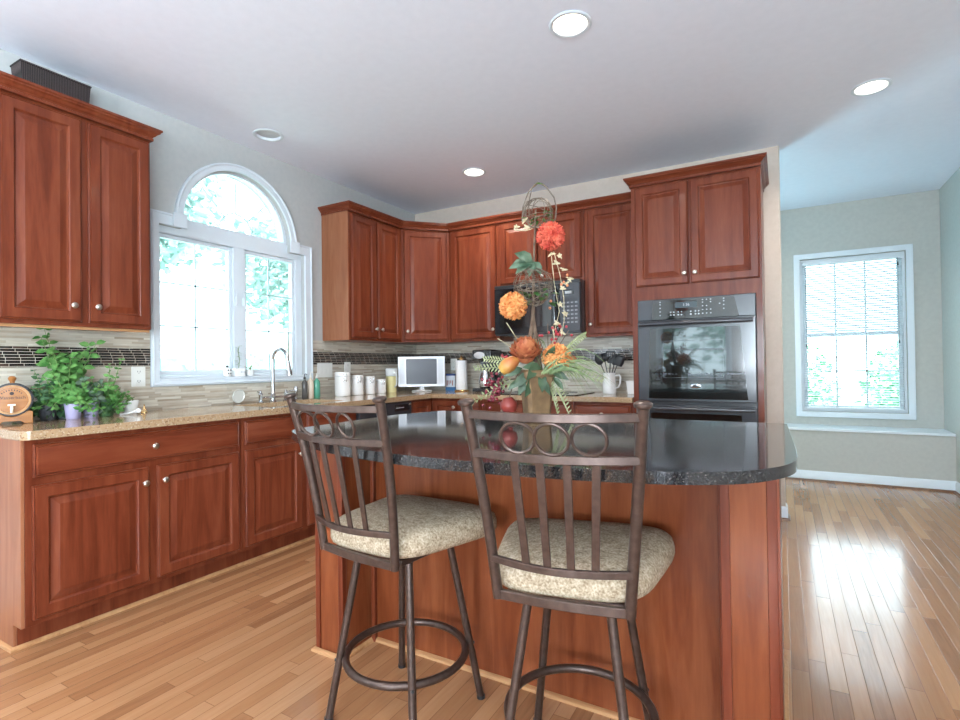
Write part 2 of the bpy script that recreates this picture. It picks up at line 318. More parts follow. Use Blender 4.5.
wall_y('wall_front', YR, YR-.12, 0, XR, [rect(1.05, 2.4, .85, 2.0), rect(2.75, 4.2, .85, 2.15)], 'wall2', 'painted wall behind the camera')
struct(MB().prism([(YR, 0), (YF, 0), (YF, H), (YR, H)], [rect(-3.6, -1.55, .02, 2.15)], XR, XR+.14, lambda a, b, d: (d, a, b)).build('wall_right', 'wall2', smooth=False), 'pale blue grey wall right of the nook', 'wall')
# nook ledge
lg = MB(); lg.box(0, XR-.001, 5.097, YF-.001, 0, .484)
struct(lg.build('trim_1', 'wall2', smooth=False), 'painted low ledge under the nook window', 'ledge')
struct(box('trim_2', 0, XR-.001, 5.082, YF-.001, .484, .508, 'white', bevel=.004), 'white sill board topping the nook ledge', 'sill')
def baseboard(name, pts, label, m='white', h=.095):
    # pts along the wall foot, room side to the right of travel
    mb = MB(); prof = [(0, 0), (.014, 0), (.014, h-.02), (.008, h-.006), (.003, h), (0, h)]
    sweep(mb, pts, prof); o = struct(mb.build(name, m), label, 'baseboard'); return o
def sweep(mb, pts, prof, z=0, closed=False):
    n = len(pts); rings = []
    for i, p in enumerate(pts):
        p = Vector(p); dirs = []
        if i > 0: dirs.append((p-Vector(pts[i-1])).normalized())
        if i < n-1: dirs.append((Vector(pts[i+1])-p).normalized())
        ns = [Vector((d.y, -d.x)) for d in dirs]; nn = sum(ns, Vector((0, 0))).normalized(); k = 1/max(.3, nn.dot(ns[0]))
        rings.append([(p.x+nn.x*a*k, p.y+nn.y*a*k, z+b) for a, b in prof])
    mb.loops(rings)
SHOE = [(0, 0), (.014, 0), (.013, .008), (.008, .013), (0, .016)]
baseboard('baseboard_far', [(3.0, 5.097), (XR, 5.097)], 'white baseboard along the nook ledge')
baseboard('baseboard_right', [(XR, 5.08), (XR, -1.5)], 'white baseboard on the right wall')
baseboard('baseboard_back', [(3.25, YB), (XE, YB), (XE, YB+.12), (1.5, YB+.12)], 'white baseboard wrapping the back wall end')
mb = MB(); sweep(mb, [(3.0, 5.082), (XR-.015, 5.082), (XR-.015, -1.5)], SHOE); struct(mb.build('trim_3', 'walnut'), 'brown shoe molding under the nook baseboard', 'molding')
mb = MB(); sweep(mb, [(3.27, YB-.015), (XE+.015, YB-.015), (XE+.015, YB+.13)], SHOE); struct(mb.build('trim_4', 'walnut'), 'small shoe molding at the back wall end', 'molding')
# backsplash bands
BX = .008
def splash(name, side, a0, a1, z0, z1, kind, label, t=BX):
    if side == 'left': mb = MB().box(0.0002, t, a0, a1, z0, z1); m = M[kind+'_y']
    else: mb = MB().box(a0, a1, YB-t, YB-.0002, z0, z1); m = M[kind+'_x']
    struct(mb.build(name, m, smooth=False), label, 'backsplash')
ZC, MZ0, MZ1, ZT = .9145, 1.180, 1.284, 1.380
splash('trim_5', 'left', -.02, .826, ZC, MZ0, 'stone', 'beige strip tile behind the potted herbs'); splash('trim_6', 'left', -.02, .826, MZ1, ZT, 'stone', 'beige strip tile right below the left wall cabinet')
splash('trim_7', 'left', -.02, .826, MZ0, MZ1, 'mosaic', 'dark mosaic band left of the sink window', .010)
splash('trim_8', 'left', .826, 2.094, ZC, 1.052, 'stone', 'beige strip tile under the sink window')
splash('trim_9', 'left', 2.094, YB-.01, ZC, MZ0, 'stone', 'beige strip tile behind the canisters'); splash('trim_10', 'left', 2.094, YB-.01, MZ1, ZT, 'stone', 'beige strip tile above the mosaic right of the window')
splash('trim_11', 'left', 2.094, YB-.01, MZ0, MZ1, 'mosaic', 'dark mosaic band behind the canisters', .010)
splash('trim_12', 'back', .01, 2.39, ZC, MZ0, 'stone', 'beige strip tile behind the cooktop'); splash('trim_13', 'back', .01, 2.39, MZ1, ZT+.05, 'stone', 'beige strip tile below the microwave')
splash('trim_14', 'back', .01, 2.39, MZ0, MZ1, 'mosaic', 'dark mosaic band on the back wall', .010)

# ------------------------------------------------------------------ windows
def arched_window():
    w = thing('window_1', 'white arched casement window over the sink', 'window'); struct(w)
    P = lambda a, b, d: (d, a, b)
    out = [(.828, 1.055), (2.094, 1.055), (2.094, 2.135), (AC+.480, 2.135)]+arc(AC, SPR, .480, 2, 178, 32)+[(AC-.480, 2.135), (.828, 2.135)]
    MB().prism(out, [hole], .0005, .020, P).build('casing', 'white', w, bevel=.003, smooth=False)
    # raised outer bead of the casing
    mb = MB(); bead = [(.84, 1.067), (2.082, 1.067), (2.082, 2.123), (AC+.470, 2.123)]+arc(AC, SPR, .470, 1, 179, 32)+[(AC-.470, 2.123), (.84, 2.123)]
    mb.tube([(.021, a, b) for a, b in bead], .008, 8, True); mb.build('casing_bead', 'white', w)
    for y in (AC-.455, AC+.455): box('plinth_block', .019, .034, y-.045, y+.045, 2.055, 2.145, 'white', w, .003)
    box('stool_sill', -.10, .026, OY0-.02+.02, OY1, OZ0-.012, OZ0+.002, 'white', w, .003)
    # frame bars inside the opening
    fr = MB(); fr.box(-.10, -.03, OY0+.001, OY1-.001, 2.015, 2.118); fr.box(-.105, -.025, AC-.045, AC+.045, OZ0+.002, 2.015)
    fr.box(-.10, -.03, OY0+.001, OY0+.018, OZ0+.002, 2.015); fr.box(-.10, -.03, OY1-.06, OY1-.001, OZ0+.002, 2.015); fr.box(-.10, -.03, OY0+.03, OY1-.06, OZ0+.002, OZ0+.02)
    fr.build('frame', 'white', w, bevel=.003, smooth=False)
    for y0, y1 in ((OY0+.019, AC-.046), (AC+.046, OY1-.061)):
        s = MB(); s.prism(rect(y0, y1, OZ0+.021, 2.014), [rect(y0+.022, y1-.022, OZ0+.05, 1.99)], -.085, -.045, P); so = s.build('sash', 'white', w, smooth=False, bevel=.003)
        g = MB(); ym = (y0+y1)/2; g.box(-.068, -.060, ym-.005, ym+.005, OZ0+.05, 1.99)
        for k in (1, 2): zz = OZ0+.06+(1.985-OZ0-.06)*k/3; g.box(-.068, -.060, y0+.022, y1-.022, zz-.005, zz+.005)
        g.build('muntin', 'white', so, smooth=False)
        MB().box(-.057, -.053, y0+.018, y1-.018, OZ0+.045, 1.995).build('pane', 'glass', so, smooth=False)
    for y in (AC-.03, AC+.03):
        h = MB(); h.box(-.026, -.012, y-.006, y+.006, 1.60, 1.66); h.box(-.014, -.006, y-.004, y+.004, 1.615, 1.70); h.build('latch', 'white', w, bevel=.001)
    # arched light
    a = MB(); o1 = [(AC+AR-.001, SPR)]+arc(AC, SPR, AR-.001, 0, 180, 28)[1:]; i1 = [(AC+AR-.032, SPR+.02)]+arc(AC, SPR+.02, AR-.032, 0, 180, 28)[1:]
    a.prism(o1, [i1], -.09, -.035, P); so = a.build('arch_sash', 'white', w, smooth=False, bevel=.004)
    m = MB(); m.tube([(-.06, *q) for q in arc(AC, SPR+.02, .13, 0, 180, 14)], .006, 6)
    for t in (45, 90, 135): c, s_ = math.cos(math.radians(t)), math.sin(math.radians(t)); m.tube([(-.06, AC+.13*c, SPR+.02+.13*s_), (-.06, AC+.35*c, SPR+.02+.35*s_)], .006, 6)
    m.build('muntin', 'white', so)
    MB().prism([(AC+AR-.03, SPR+.015)]+arc(AC, SPR+.015, AR-.03, 0, 180, 28)[1:], [], -.050, -.046, P).build('pane', 'glass', so, smooth=False)
arched_window()
def hung_window(name, x0, x1, z0, z1, y, label, sgn=1, blind=True):   # set in a wall whose room face is at y, outside towards sgn
    w = thing(name, label, 'window'); struct(w); Y = lambda d: y+sgn*d
    P = lambda a, b, d: (a, Y(d), b)
    c = .055
    MB().prism(rect(x0-c, x1+c, z0-c, z1+c), [rect(x0, x1, z0, z1)], -.0005, -.020, P).build('casing', 'white', w, smooth=False, bevel=.004)
    MB().prism(rect(x0+.001, x1-.001, z0+.001, z1-.001), [rect(x0+.022, x1-.022, z0+.022, z1-.022)], .03, .13, P).build('frame', 'white', w, smooth=False, bevel=.003)
    zm = z0+(z1-z0)*.5
    for za, zb, d in ((z0+.023, zm+.018, .06), (zm-.018, z1-.023, .09)):
        s = MB().prism(rect(x0+.023, x1-.023, za, zb), [rect(x0+.058, x1-.058, za+.035, zb-.035)], d, d+.028, P).build('sash', 'white', w, smooth=False, bevel=.003)
        g = MB(); 
        for k in (1, 2): xx = x0+.058+(x1-x0-.116)*k/3; g.prism(rect(xx-.008, xx+.008, za+.035, zb-.035), [], d+.016, d+.024, P)
        zz = (za+zb)/2; g.prism(rect(x0+.058, x1-.058, zz-.008, zz+.008), [], d+.016, d+.024, P); g.build('muntin', 'white', s, smooth=False)
        MB().prism(rect(x0+.05, x1-.05, za+.03, zb-.03), [], d+.010, d+.013, P).build('pane', 'glass', s, smooth=False)
    if blind:
        bl = thing(name.replace('window', 'blind'), 'white horizontal slat blind lowered inside the nook window', 'blind') if False else None
        b = MB(); b.prism(rect(x0+.024, x1-.024, z1-.065, z1-.024), [], .004, .029, P); hd = b.build('blind_headrail', 'white', w, smooth=False, bevel=.002)
        sl = MB(); zz = z0+.045
        while zz < z1-.07:
            tilt = .003 if zz < zm else .0095
            sl.add([P(x0+.026, zz-tilt, .005), P(x1-.026, zz-tilt, .005), P(x1-.026, zz+tilt, .028), P(x0+.026, zz+tilt, .028),
                    P(x0+.026, zz-tilt+.001, .005), P(x1-.026, zz-tilt+.001, .005), P(x1-.026, zz+tilt+.001, .028), P(x0+.026, zz+tilt+.001, .028)],
                   [(0, 1, 2, 3), (7, 6, 5, 4), (0, 4, 5, 1), (1, 5, 6, 2), (2, 6, 7, 3), (3, 7, 4, 0)]); zz += .0235
        sl.build('blind_slats', 'white', hd, smooth=False)
        b2 = MB().prism(rect(x0+.026, x1-.026, z0+.024, z0+.040), [], .006, .026, P).build('blind_bottom_rail', 'white', hd, smooth=False, bevel=.002)
        for xx, zc in ((x0+.05, zm-.12), (x1-.06, z1-.13), (x1-.06, zm-.10)):
            cd = MB(); cd.tube([P(xx, z1-.06, .001), P(xx, zc+.02, .001)], .0012, 5); cd.lathe([(.003, .03), (.007, 0), (.007, -.004)], 8, P(xx, zc, .001)); cd.build('blind_cord', 'blackm' if zc > 0 else 'white', hd)
    return w
hung_window('window_2', NX0, NX1, NZ0, NZ1, YF, 'white double hung window with open blind in the nook')
hung_window('window_3', 1.05, 2.4, .85, 2.0, YR, 'double hung window behind the camera', -1, False)
hung_window('window_4', 1.45, 2.35, NZ0, NZ1, YF, 'added nook window for fill light, hidden by the kitchen wall', 1, False)  # added opening out of view for the nook fill lamp
def added_patio():  # unseen door, added so that fill light can enter from the right
    w = thing('added_door_1', 'added sliding glass door for fill light on the right wall', 'door'); struct(w); P = lambda a, b, d: (XR+d, a, b)
    MB().prism(rect(-3.67, -1.48, 0.001, 2.22), [rect(-3.6, -1.55, .02, 2.15)], -.0005, -.02, P).build('casing', 'white', w, smooth=False)
    for a, b, d in ((-3.59, -2.55, .03), (-2.6, -1.56, .08)):
        s = MB().prism(rect(a, b, .025, 2.145), [rect(a+.08, b-.08, .12, 2.06)], d, d+.04, P).build('sash', 'white', w, smooth=False)
        MB().prism(rect(a+.07, b-.07, .11, 2.07), [], d+.015, d+.02, P).build('pane', 'glass', s, smooth=False)
added_patio()
hung_window('window_5', 2.75, 4.2, .85, 2.15, YR, 'added wide window for fill light behind the camera next to the patio door', -1, False)  # unseen window added for the rear fill lamp
def added_side_window():  # window added out of view to let in the left fill light
    w = thing('added_window_6', 'added window for fill light in the left wall behind the camera', 'window'); struct(w); P = lambda a, b, d: (-d, a, b)
    MB().prism(rect(-4.0, -2.4, .80, 2.20), [rect(-3.95, -2.45, .85, 2.15)], -.0005, -.02, P).build('casing', 'white', w, smooth=False)
    s = MB().prism(rect(-3.949, -2.451, .851, 2.149), [rect(-3.90, -3.22, .9, 2.1), rect(-3.18, -2.50, .9, 2.1)], .05, .09, P).build('sash', 'white', w, smooth=False)
    MB().prism(rect(-3.91, -2.49, .89, 2.11), [], .066, .070, P).build('pane', 'glass', s, smooth=False)
added_side_window()

# ------------------------------------------------------------------ cabinets
# local frame of a cabinet: x to the viewer's right, y into the wall (front frame at y=0), z up
def rloop(x0, x1, z0, z1, i, y): return [(x0+i, y, z0+i), (x1-i, y, z0+i), (x1-i, y, z1-i), (x0+i, y, z1-i)]
def raised(x0, x1, z0, z1, T=None, mb=None, rail=.055):
    mb = mb or MB(T); t = -.020
    pr = [(0, -.0005), (0, t+.007), (.0035, t+.003), (.006, t+.0055), (.0075, t+.0055), (.0095, t), (rail-.004, t), (rail, t+.004), (rail+.003, t+.0105), (rail+.008, t+.0115), (rail+.034, t+.004), (rail+.037, t+.0025)]
    mb.loops([rloop(x0, x1, z0, z1, i, y) for i, y in pr], cap0=True, cap1=True); return mb
def slab(x0, x1, z0, z1, T=None):
    mb = MB(T); t = -.020; pr = [(0, -.0005), (0, t+.009), (.0035, t+.005), (.007, t+.0075), (.009, t+.0075), (.013, t+.0008), (.017, t)]
    mb.loops([rloop(x0, x1, z0, z1, i, y) for i, y in pr]); return mb
def knob(parent, x, z, y=-.020, T=None, m='nickel'):
    R = Matrix.Translation((x, y, z)) @ Matrix.Rotation(PI/2, 4, 'X')
    if T is not None: R = T @ R
    return MB().lathe([(.0065, 0), (.0065, .002), (.005, .004), (.0055, .012), (.012, .016), (.0155, .021), (.0150, .025), (.010, .0285), (.002, .0295)], 16, T=R).build('knob', m, parent, ang=60)
def door(root, x0, x1, z0, z1, k=None, T=None, name='door', m='cherry'):
    d = raised(x0, x1, z0, z1, T).build(name, m, root, ang=20)
    if k: knob(d, k[0], k[1], T=T)
    return d
def drawer(root, x0, x1, z0, z1, k=True, name='drawer'):
    d = slab(x0, x1, z0, z1).build(name, 'cherry_h', root, ang=20)
    if k: knob(d, (x0+x1)/2, (z0+z1)/2)
    return d
LX = .61; ROT = PI/2
def base_body(root, w, depth=.60, end_left=False, end_right=False, top=.8755, x0=0, side='cherry'):
    b = MB(); b.box(x0+.0008, x0+w-.0008, .0, depth, .105, top); b.build('body', side, root, smooth=False, bevel=.001)
    MB().box(x0+.0008, x0+w-.0008, .075, depth, .001, .1045).build('toe_kick', 'cherry', root, smooth=False)
# --- left run
c = thing('base_cabinet', 'wide cherry base cabinet at the near end, one long drawer over two doors', 'cabinet', (LX, .0, 0), ROT, 'cherry base cabinets')
base_body(c, 1.0)
MB().prism([(.0, .105), (.0, .8755), (.60, .8755), (.60, .001), (.075, .001), (.075, .105)], [], -.012, 0, lambda a, b, d: (d, a, b)).build('end_panel', 'cherry_lit', c, smooth=False, bevel=.001)['label'] = 'plain cherry end panel, reflected light in its colour'
drawer(c, .028, .982, .716, .853)
door(c, .024, .486, .128, .683, (.460, .610)); door(c, .527, .980, .128, .683, (.553, .610))
c = thing('sink_base_cabinet', 'cherry sink base cabinet with two false drawer fronts beside the dishwasher', 'cabinet', (LX, 1.0, 0), ROT, 'cherry base cabinets')
b = MB(); w_ = .95
b.box(.0008, w_-.0008, 0, .02, .105, .8755); b.box(.0008, .02, .021, .6, .105, .8755); b.box(w_-.02, w_-.0008, .021, .6, .105, .8755); b.box(.021, w_-.021, .59, .6, .105, .8755); b.box(.021, w_-.021, .021, .589, .105, .125)
b.build('body', 'cherry', c, smooth=False); MB().box(.0008, w_-.0008, .075, .6, .001, .1045).build('toe_kick', 'cherry', c, smooth=False)
drawer(c, .022, .435, .716, .853, False, 'false_drawer_front'); drawer(c, .480, .905, .716, .853, False, 'false_drawer_front')
door(c, .022, .435, .128, .683, (.408, .610)); door(c, .480, .905, .128, .683, (.507, .610))
# dishwasher
c = thing('dishwasher', 'black built-in dishwasher between the sink and corner cabinets', 'dishwasher', (LX, 1.953, 0), ROT)
MB().box(.003, .628, 0, .58, .105, .872).build('body', 'blackm', c, smooth=False)
MB().box(.004, .627, -.022, -.001, .115, .735).build('door', 'black', c, bevel=.004)
cp = MB().box(.004, .627, -.030, -.001, .740, .870).build('control_panel', 'charcoal', c, bevel=.004)
MB().box(.40, .60, -.033, -.0305, .80, .85).build('button_strip', 'black', cp, bevel=.001)
mb = MB(); mb.box(.42, .52, -.0345, -.0335, .822, .826); mb.build('button_marks', 'white_mark', cp)
MB().lathe([(.016, 0), (.015, .010), (.004, .012)], 20, T=Matrix.Translation((.59, -.031, .845)) @ Matrix.Rotation(PI/2, 4, 'X') @ Matrix.Diagonal((1, .45, 1, 1))).build('badge', 'chrome', cp)
MB().tube([(.06, -.022, .70), (.06, -.05, .70), (.565, -.05, .70), (.565, -.022, .70)], .009).build('handle', 'charcoal', c)
MB().box(.004, .627, .04, .05, .003, .10).build('kick_plate', 'blackm', c)
# corner cabinet, folded door
c = thing('corner_base_cabinet', 'cherry corner base cabinet with a folding right angle door', 'cabinet', (LX, 2.584, 0), ROT, 'cherry base cabinets')
# local: x -> +Y, y -> -X ; inner corner at local (0.323, 0)
ic = 2.907-2.584
MB().prism([(.001, .0), (ic, .0), (ic, -.303), (.925, -.303), (.925, .605), (.001, .605)], [], .105, .8755, lambda a, b, d: (a, b, d)).build('body', 'cherry', c, smooth=False)
MB().prism([(.001, .075), (ic+.075, .075), (ic+.075, -.303), (.925, -.303), (.925, .605), (.001, .605)], [], .001, .1045, lambda a, b, d: (a, b, d)).build('toe_kick', 'cherry', c, smooth=False)
d = raised(.02, ic-.021, .128, .862).build('door_leaf', 'cherry', c, ang=20)
T2 = Matrix.Translation((ic, -.021, 0)) @ Matrix.Rotation(-PI/2, 4, 'Z')
d = raised(.001, .262, .128, .862, T2).build('door_leaf', 'cherry', c, ang=20); knob(d, .235, .80, T=T2)
# --- back run
FB = 2.907
def backbase(x0, x1, label, doors, drawers=True):
    c = thing('base_cabinet', label, 'cabinet', (x0, FB, 0), 0, 'cherry base cabinets'); w = x1-x0
    base_body(c, w, .60)
    n = doors; ww = (w-.04-(n-1)*.03)/n
    for k in range(n):
        a = .02+k*(ww+.03); drawer(c, a, a+ww, .716, .853); 
        kx = a+ww-.028 if (k == 0) else a+.028
        door(c, a, a+ww, .128, .683, (kx, .61))
backbase(.916, 1.140, 'narrow cherry base cabinet left of the cooktop', 1)
backbase(1.140, 1.935, 'cherry base cabinet under the cooktop', 2)
backbase(1.935, 2.388, 'cherry base cabinet between the cooktop and the oven tower', 1)
# --- upper cabinets
UZ0, UZ1, UD = 1.378, 2.436, .292
def upper(root, w, z0=UZ0, z1=UZ1, depth=.29, side='cherry'):
    MB().box(.0006, w-.0006, 0, depth, z0, z1).build('body', side, root, smooth=False, bevel=.001)
def shift(o, dz): return o
c = thing('wall_cabinet', 'tall cherry wall cabinet with two doors left of the sink window', 'cabinet', (UD, 0, 0), ROT, 'cherry wall cabinets')
upper(c, .679); door(c, .022, .342, 1.398, 2.410, (.300, 1.478)); door(c, .372, .668, 1.398, 2.410, (.404, 1.478))
MB().box(-.012, -.0006, 0, .29, UZ0, UZ1).build('end_panel', 'cherry', c, bevel=.001)
MB().box(.001, .678, .012, .028, 1.364, 1.3775).build('light_rail', 'oak', c)['label'] = 'pale unfinished under edge'
c = thing('wall_cabinet', 'cherry wall cabinet with two narrow doors just right of the sink window', 'cabinet', (UD, 2.224, 0), ROT, 'cherry wall cabinets')
upper(c, .683); MB().box(-.010, -.0002, 0, .29, UZ0, UZ1).build('end_panel', 'cherry_lit', c, bevel=.001)['label'] = 'glossy side panel, reflected light in its colour'
door(c, .024, .318, 1.398, 2.410, (.296, 1.478)); door(c, .344, .655, 1.398, 2.410, (.370, 1.478))
# diagonal corner
A, B = Vector((UD, 2.908)), Vector((.609, YB-UD)); ln = (B-A).length; an = math.atan2(B.y-A.y, B.x-A.x)
c = thing('corner_wall_cabinet', 'single door cherry wall cabinet set diagonally across the corner', 'cabinet', (A.x, A.y, 0), an, 'cherry wall cabinets')
inv = Matrix.Rotation(-an, 4, 'Z') @ Matrix.Translation((-A.x, -A.y, 0))
MB(inv).prism([(A.x, A.y), (B.x, B.y), (.609, YB-.002), (.002, YB-.002), (.002, 2.908)], [], UZ0, UZ1, lambda a, b, d: (a, b, d)).build('body', 'cherry', c, smooth=False)
door(c, .022, ln-.022, 1.398, 2.410, (.050, 1.478))
YU = YB-UD
def backupper(x0, x1, label, spans, z0=UZ0, kn=()):
    c = thing('wall_cabinet', label, 'cabinet', (x0, YU, 0), 0, 'cherry wall cabinets'); upper(c, x1-x0, z0)
    for (a, b), k in zip(spans, kn): door(c, a-x0, b-x0, z0+.02, 2.410, (k-x0, z0+.10 if z0 < 1.5 else z0+.06))
backupper(.611, 1.137, 'single door cherry wall cabinet left of the microwave', [(.640, 1.117)], kn=[1.092])
backupper(1.138, 1.930, 'short cherry wall cabinet with two doors above the microwave', [(1.158, 1.518), (1.548, 1.908)], 1.850, [1.495, 1.571])
backupper(1.932, 2.388, 'single door cherry wall cabinet next to the oven tower', [(1.960, 2.368)], kn=[1.985])
# crown moldings
CP = [(0, 2.424), (.006, 2.424), (.006, 2.436), (.002, 2.438), (.006, 2.446), (.012, 2.449), (.020, 2.460), (.031, 2.466), (.031, 2.471), (.034, 2.474), (.039, 2.476), (.039, 2.487), (0, 2.487)]
CP0 = [(a-.018, b) if a == 0 else (a, b) for a, b in CP]
def crown(name, pts, label, root=None):
    mb = MB(); sweep(mb, pts, CP0); o = mb.build(name, 'cherry_h', root, ang=25)
    if root is None: tag(o, label, 'molding', 'cherry crown moldings')
    return o
crown('crown_molding', [(.002, -.012), (UD+.02, -.012), (UD+.02, .680), (.002, .680)], 'stepped cherry crown along the cabinet left of the window')
e = .02*math.tan(PI/8)
pts = [(.002, 2.214), (UD+.02, 2.214), (UD+.02, 2.908-e), (.609+e, YU-.02), (2.388, YU-.02)]
crown('crown_molding', pts, 'long cherry crown wrapping the corner cabinets up to the oven tower')
# light rails / valance strip
# --- oven tower
TX0, TX1 = 2.390, 3.221; TW = TX1-TX0
c = thing('oven_tower_cabinet', 'tall cherry cabinet housing the black double wall oven', 'cabinet', (TX0, FB, 0), 0)
OX0, OX1, OZA, OZB = .042, .795, .300, 1.606
b = MB(); b.prism(rect(.0006, TW, .105, UZ1), [rect(OX0+.02, OX1-.02, OZA+.02, OZB-.02)], 0, .02, lambda a, b_, d: (a, d, b_)); b.box(.0006, .02, .021, .606, .105, UZ1); b.box(TW-.02, TW, .021, .606, .105, UZ1)
b.box(.021, TW-.021, .59, .606, .105, UZ1); b.box(.021, TW-.021, .021, .589, UZ1-.02, UZ1); b.box(.021, TW-.021, .021, .589, 1.61, 1.63); b.box(.021, TW-.021, .021, .589, .26, .28)
b.build('body', 'cherry', c, smooth=False); MB().box(.0006, TW, .075, .606, .001, .1045).build('toe_kick', 'cherry', c, smooth=False)
door(c, .030, .388, 1.704, 2.412, (.362, 1.772)); door(c, .402, .818, 1.704, 2.412, (.430, 1.772)); drawer(c, .03, .80, .125, .275)
mb = MB(Matrix.Translation((-TX0, -FB, 0))); sweep(mb, [(TX0+.0, YU-.075), (TX0, FB-.02), (TX1, FB-.02), (TX1, YB-.003)], [(a, b_) for a, b_ in CP0]); mb.build('crown', 'cherry_h', c, ang=25)
# --- double oven
c = thing('double_wall_oven', 'black double wall oven with glass doors and digital control panel', 'oven', (TX0, FB, 0), 0)
MB().box(OX0+.022, OX1-.022, .001, .56, OZA+.022, OZB-.022).build('body', 'blackm', c)
fr = MB(); fr.box(OX0, OX1, -.018, -.0006, OZA, OZB); fr.build('trim_frame', 'charcoal', c, bevel=.004)
cp = MB().box(OX0+.002, OX1-.002, -.034, -.0185, 1.458, OZB-.002).build('control_panel', 'charcoal', c, bevel=.005)
x_l, x_r = OX0+.10, OX1-.13
gl = MB().add([(x_l, -.037, 1.462), (x_r+.03, -.037, 1.462), (x_r, -.037, OZB-.012), (x_l+.012, -.037, OZB-.012), (x_l, -.0345, 1.462), (x_r+.03, -.0345, 1.462), (x_r, -.0345, OZB-.012), (x_l+.012, -.0345, OZB-.012)], [(0, 1, 2, 3), (7, 6, 5, 4), (0, 4, 5, 1), (1, 5, 6, 2), (2, 6, 7, 3), (3, 7, 4, 0)]).build('display_glass', 'blackglass', cp, smooth=False)
MB().box(.30, .44, -.0385, -.0375, 1.535, 1.575).build('display', mat('lcd', (.05, .07, .08), .2), cp)
text('1:36', .026, 'white_mark', cp, 'display_digits', Matrix.Translation((.37, -.039, 1.555)) @ Matrix.Rotation(PI/2, 4, 'X'))
mk = MB()
for gx in (.20, .475, .50, .525, .58, .605): 
    for gz in ((1.49, 1.515, 1.54, 1.565, 1.582) if gx != .58 else (1.50, 1.55)):
        if rnd.random() < .75: mk.box(gx-.004, gx+.004, -.0383, -.0373, gz-.003, gz+.003)
for gx in (.27, .29, .32, .34, .40, .43, .45): mk.box(gx-.005, gx+.005, -.0383, -.0373, 1.485, 1.493); mk.box(gx-.004, gx+.004, -.0383, -.0373, 1.505, 1.512)
mk.build('button_legends', 'white_mark', cp)
def oven_door(z0, z1):
    d = MB().box(OX0+.002, OX1-.002, -.045, -.0185, z0, z1).build('door', 'charcoal', c, bevel=.006)
    a, b_ = OX0+.075, OX1-.055
    pts_ = [(a, z0+.02), (b_, z0+.02), (b_-.04, z1-.055), (a+.012, z1-.055)]
    MB().prism(pts_, [], -.0485, -.0455, lambda p, q, dd: (p, dd, q)).build('glass', 'blackglass', d, smooth=False)
    wz0, wz1 = z0+.24*(z1-z0)+.03, z1-.14
    MB().prism(rect(a+.10, b_-.14, wz0, wz1), [rect(a+.103, b_-.143, wz0+.003, wz1-.003)], -.0489, -.0486, lambda p, q, dd: (p, dd, q)).build('window_border', 'charcoal', d, smooth=False)
    zz = z1-.022; h = MB(); n = 14; pts = [(OX0+.02+(OX1-OX0-.04)*k/n, -.066-.022*math.sin(PI*k/n), zz) for k in range(n+1)]
    h.tube(pts, .0135, 12); h.box(OX0+.012, OX0+.04, -.066, -.0455, zz-.012, zz+.012); h.box(OX1-.04, OX1-.012, -.066, -.0455, zz-.012, zz+.012); h.build('handle', 'charcoal', d)
    return d
d = oven_door(.892, 1.452)
bd = MB().lathe([(.034, 0), (.034, .0015), (.031, .0025)], 28, T=Matrix.Translation((.425, -.0487, 1.000)) @ Matrix.Rotation(PI/2, 4, 'X') @ Matrix.Diagonal((1, .42, 1, 1))).build('badge', 'chrome', d)
MB().prism([(.425+.026*math.cos(t), 1.000+.0045*math.sin(t)) for t in [k*PI/8 for k in range(16)]], [], -.0517, -.0514, lambda p, q, dd: (p, dd, q)).build('badge_mark', 'blackm', bd, smooth=False)
mk = MB(); x = OX0+.10
while x < OX1-.08:
    w = rnd.choice((.006, .010, .016, .022))
    if not (.30 < x < .36): mk.box(x, x+w, -.0490, -.0487, 1.078, 1.078+rnd.choice((.006, .010)))
    x += w+rnd.choice((.004, .006, .012))
mk.build('reflection_marks', M['charcoal'], d)  # row of small bars standing in for a reflection on the oven glass
oven_door(.312, .868)
mk = MB(); [mk.box(OX0+.01, OX1-.01, -.028, -.0186, .871+k*.006, .874+k*.006) for k in range(3)]; mk.build('vent_slats', 'blackm', c)

# --- microwave
MX0, MX1, MY = 1.152, 1.929, 3.125
c = thing('microwave', 'black over-the-range microwave hung between the wall cabinets', 'microwave', (MX0, MY, 0), 0); w = MX1-MX0
MB().box(0, w, .0, YB-.012-MY, 1.410, 1.845).build('body', 'charcoal', c, bevel=.004)
dd = MB().box(.002, w-.175, -.022, -.001, 1.425, 1.815).build('door', 'black', c, bevel=.005)
MB().box(.06, w-.245, -.0245, -.0225, 1.475, 1.775).build('window', 'blackglass', dd, smooth=False)
MB().tube([(w-.205, -.022, 1.46), (w-.205, -.052, 1.48), (w-.205, -.055, 1.62), (w-.205, -.052, 1.76), (w-.205, -.022, 1.78)], .010, 10).build('handle', 'black', dd)
cp = MB().box(w-.173, w-.002, -.022, -.001, 1.425, 1.815).build('control_panel', 'charcoal', c, bevel=.003)
MB().box(w-.14, w-.05, -.024, -.0225, 1.72, 1.76).build('display_frame', 'black', cp); MB().box(w-.125, w-.07, -.025, -.0242, 1.730, 1.750).build('display', 'white_mark', cp)
mk = MB(); [mk.box(w-.145+i*.034, w-.122+i*.034, -.0235, -.0226, 1.49+k*.032, 1.505+k*.032) for i in range(4) for k in range(6)]; mk.build('keypad', mat('key_grey', (.12, .125, .14), .4), cp)
mk = MB(); [mk.box(w-.143+i*.034, w-.130+i*.034, -.0241, -.0236, 1.496+k*.032, 1.499+k*.032) for i in range(4) for k in range(6)]; mk.build('key_marks', 'white_mark', cp)
MB().box(.002, w-.002, -.018, -.001, 1.820, 1.843).build('vent_grille', 'blackm', c)

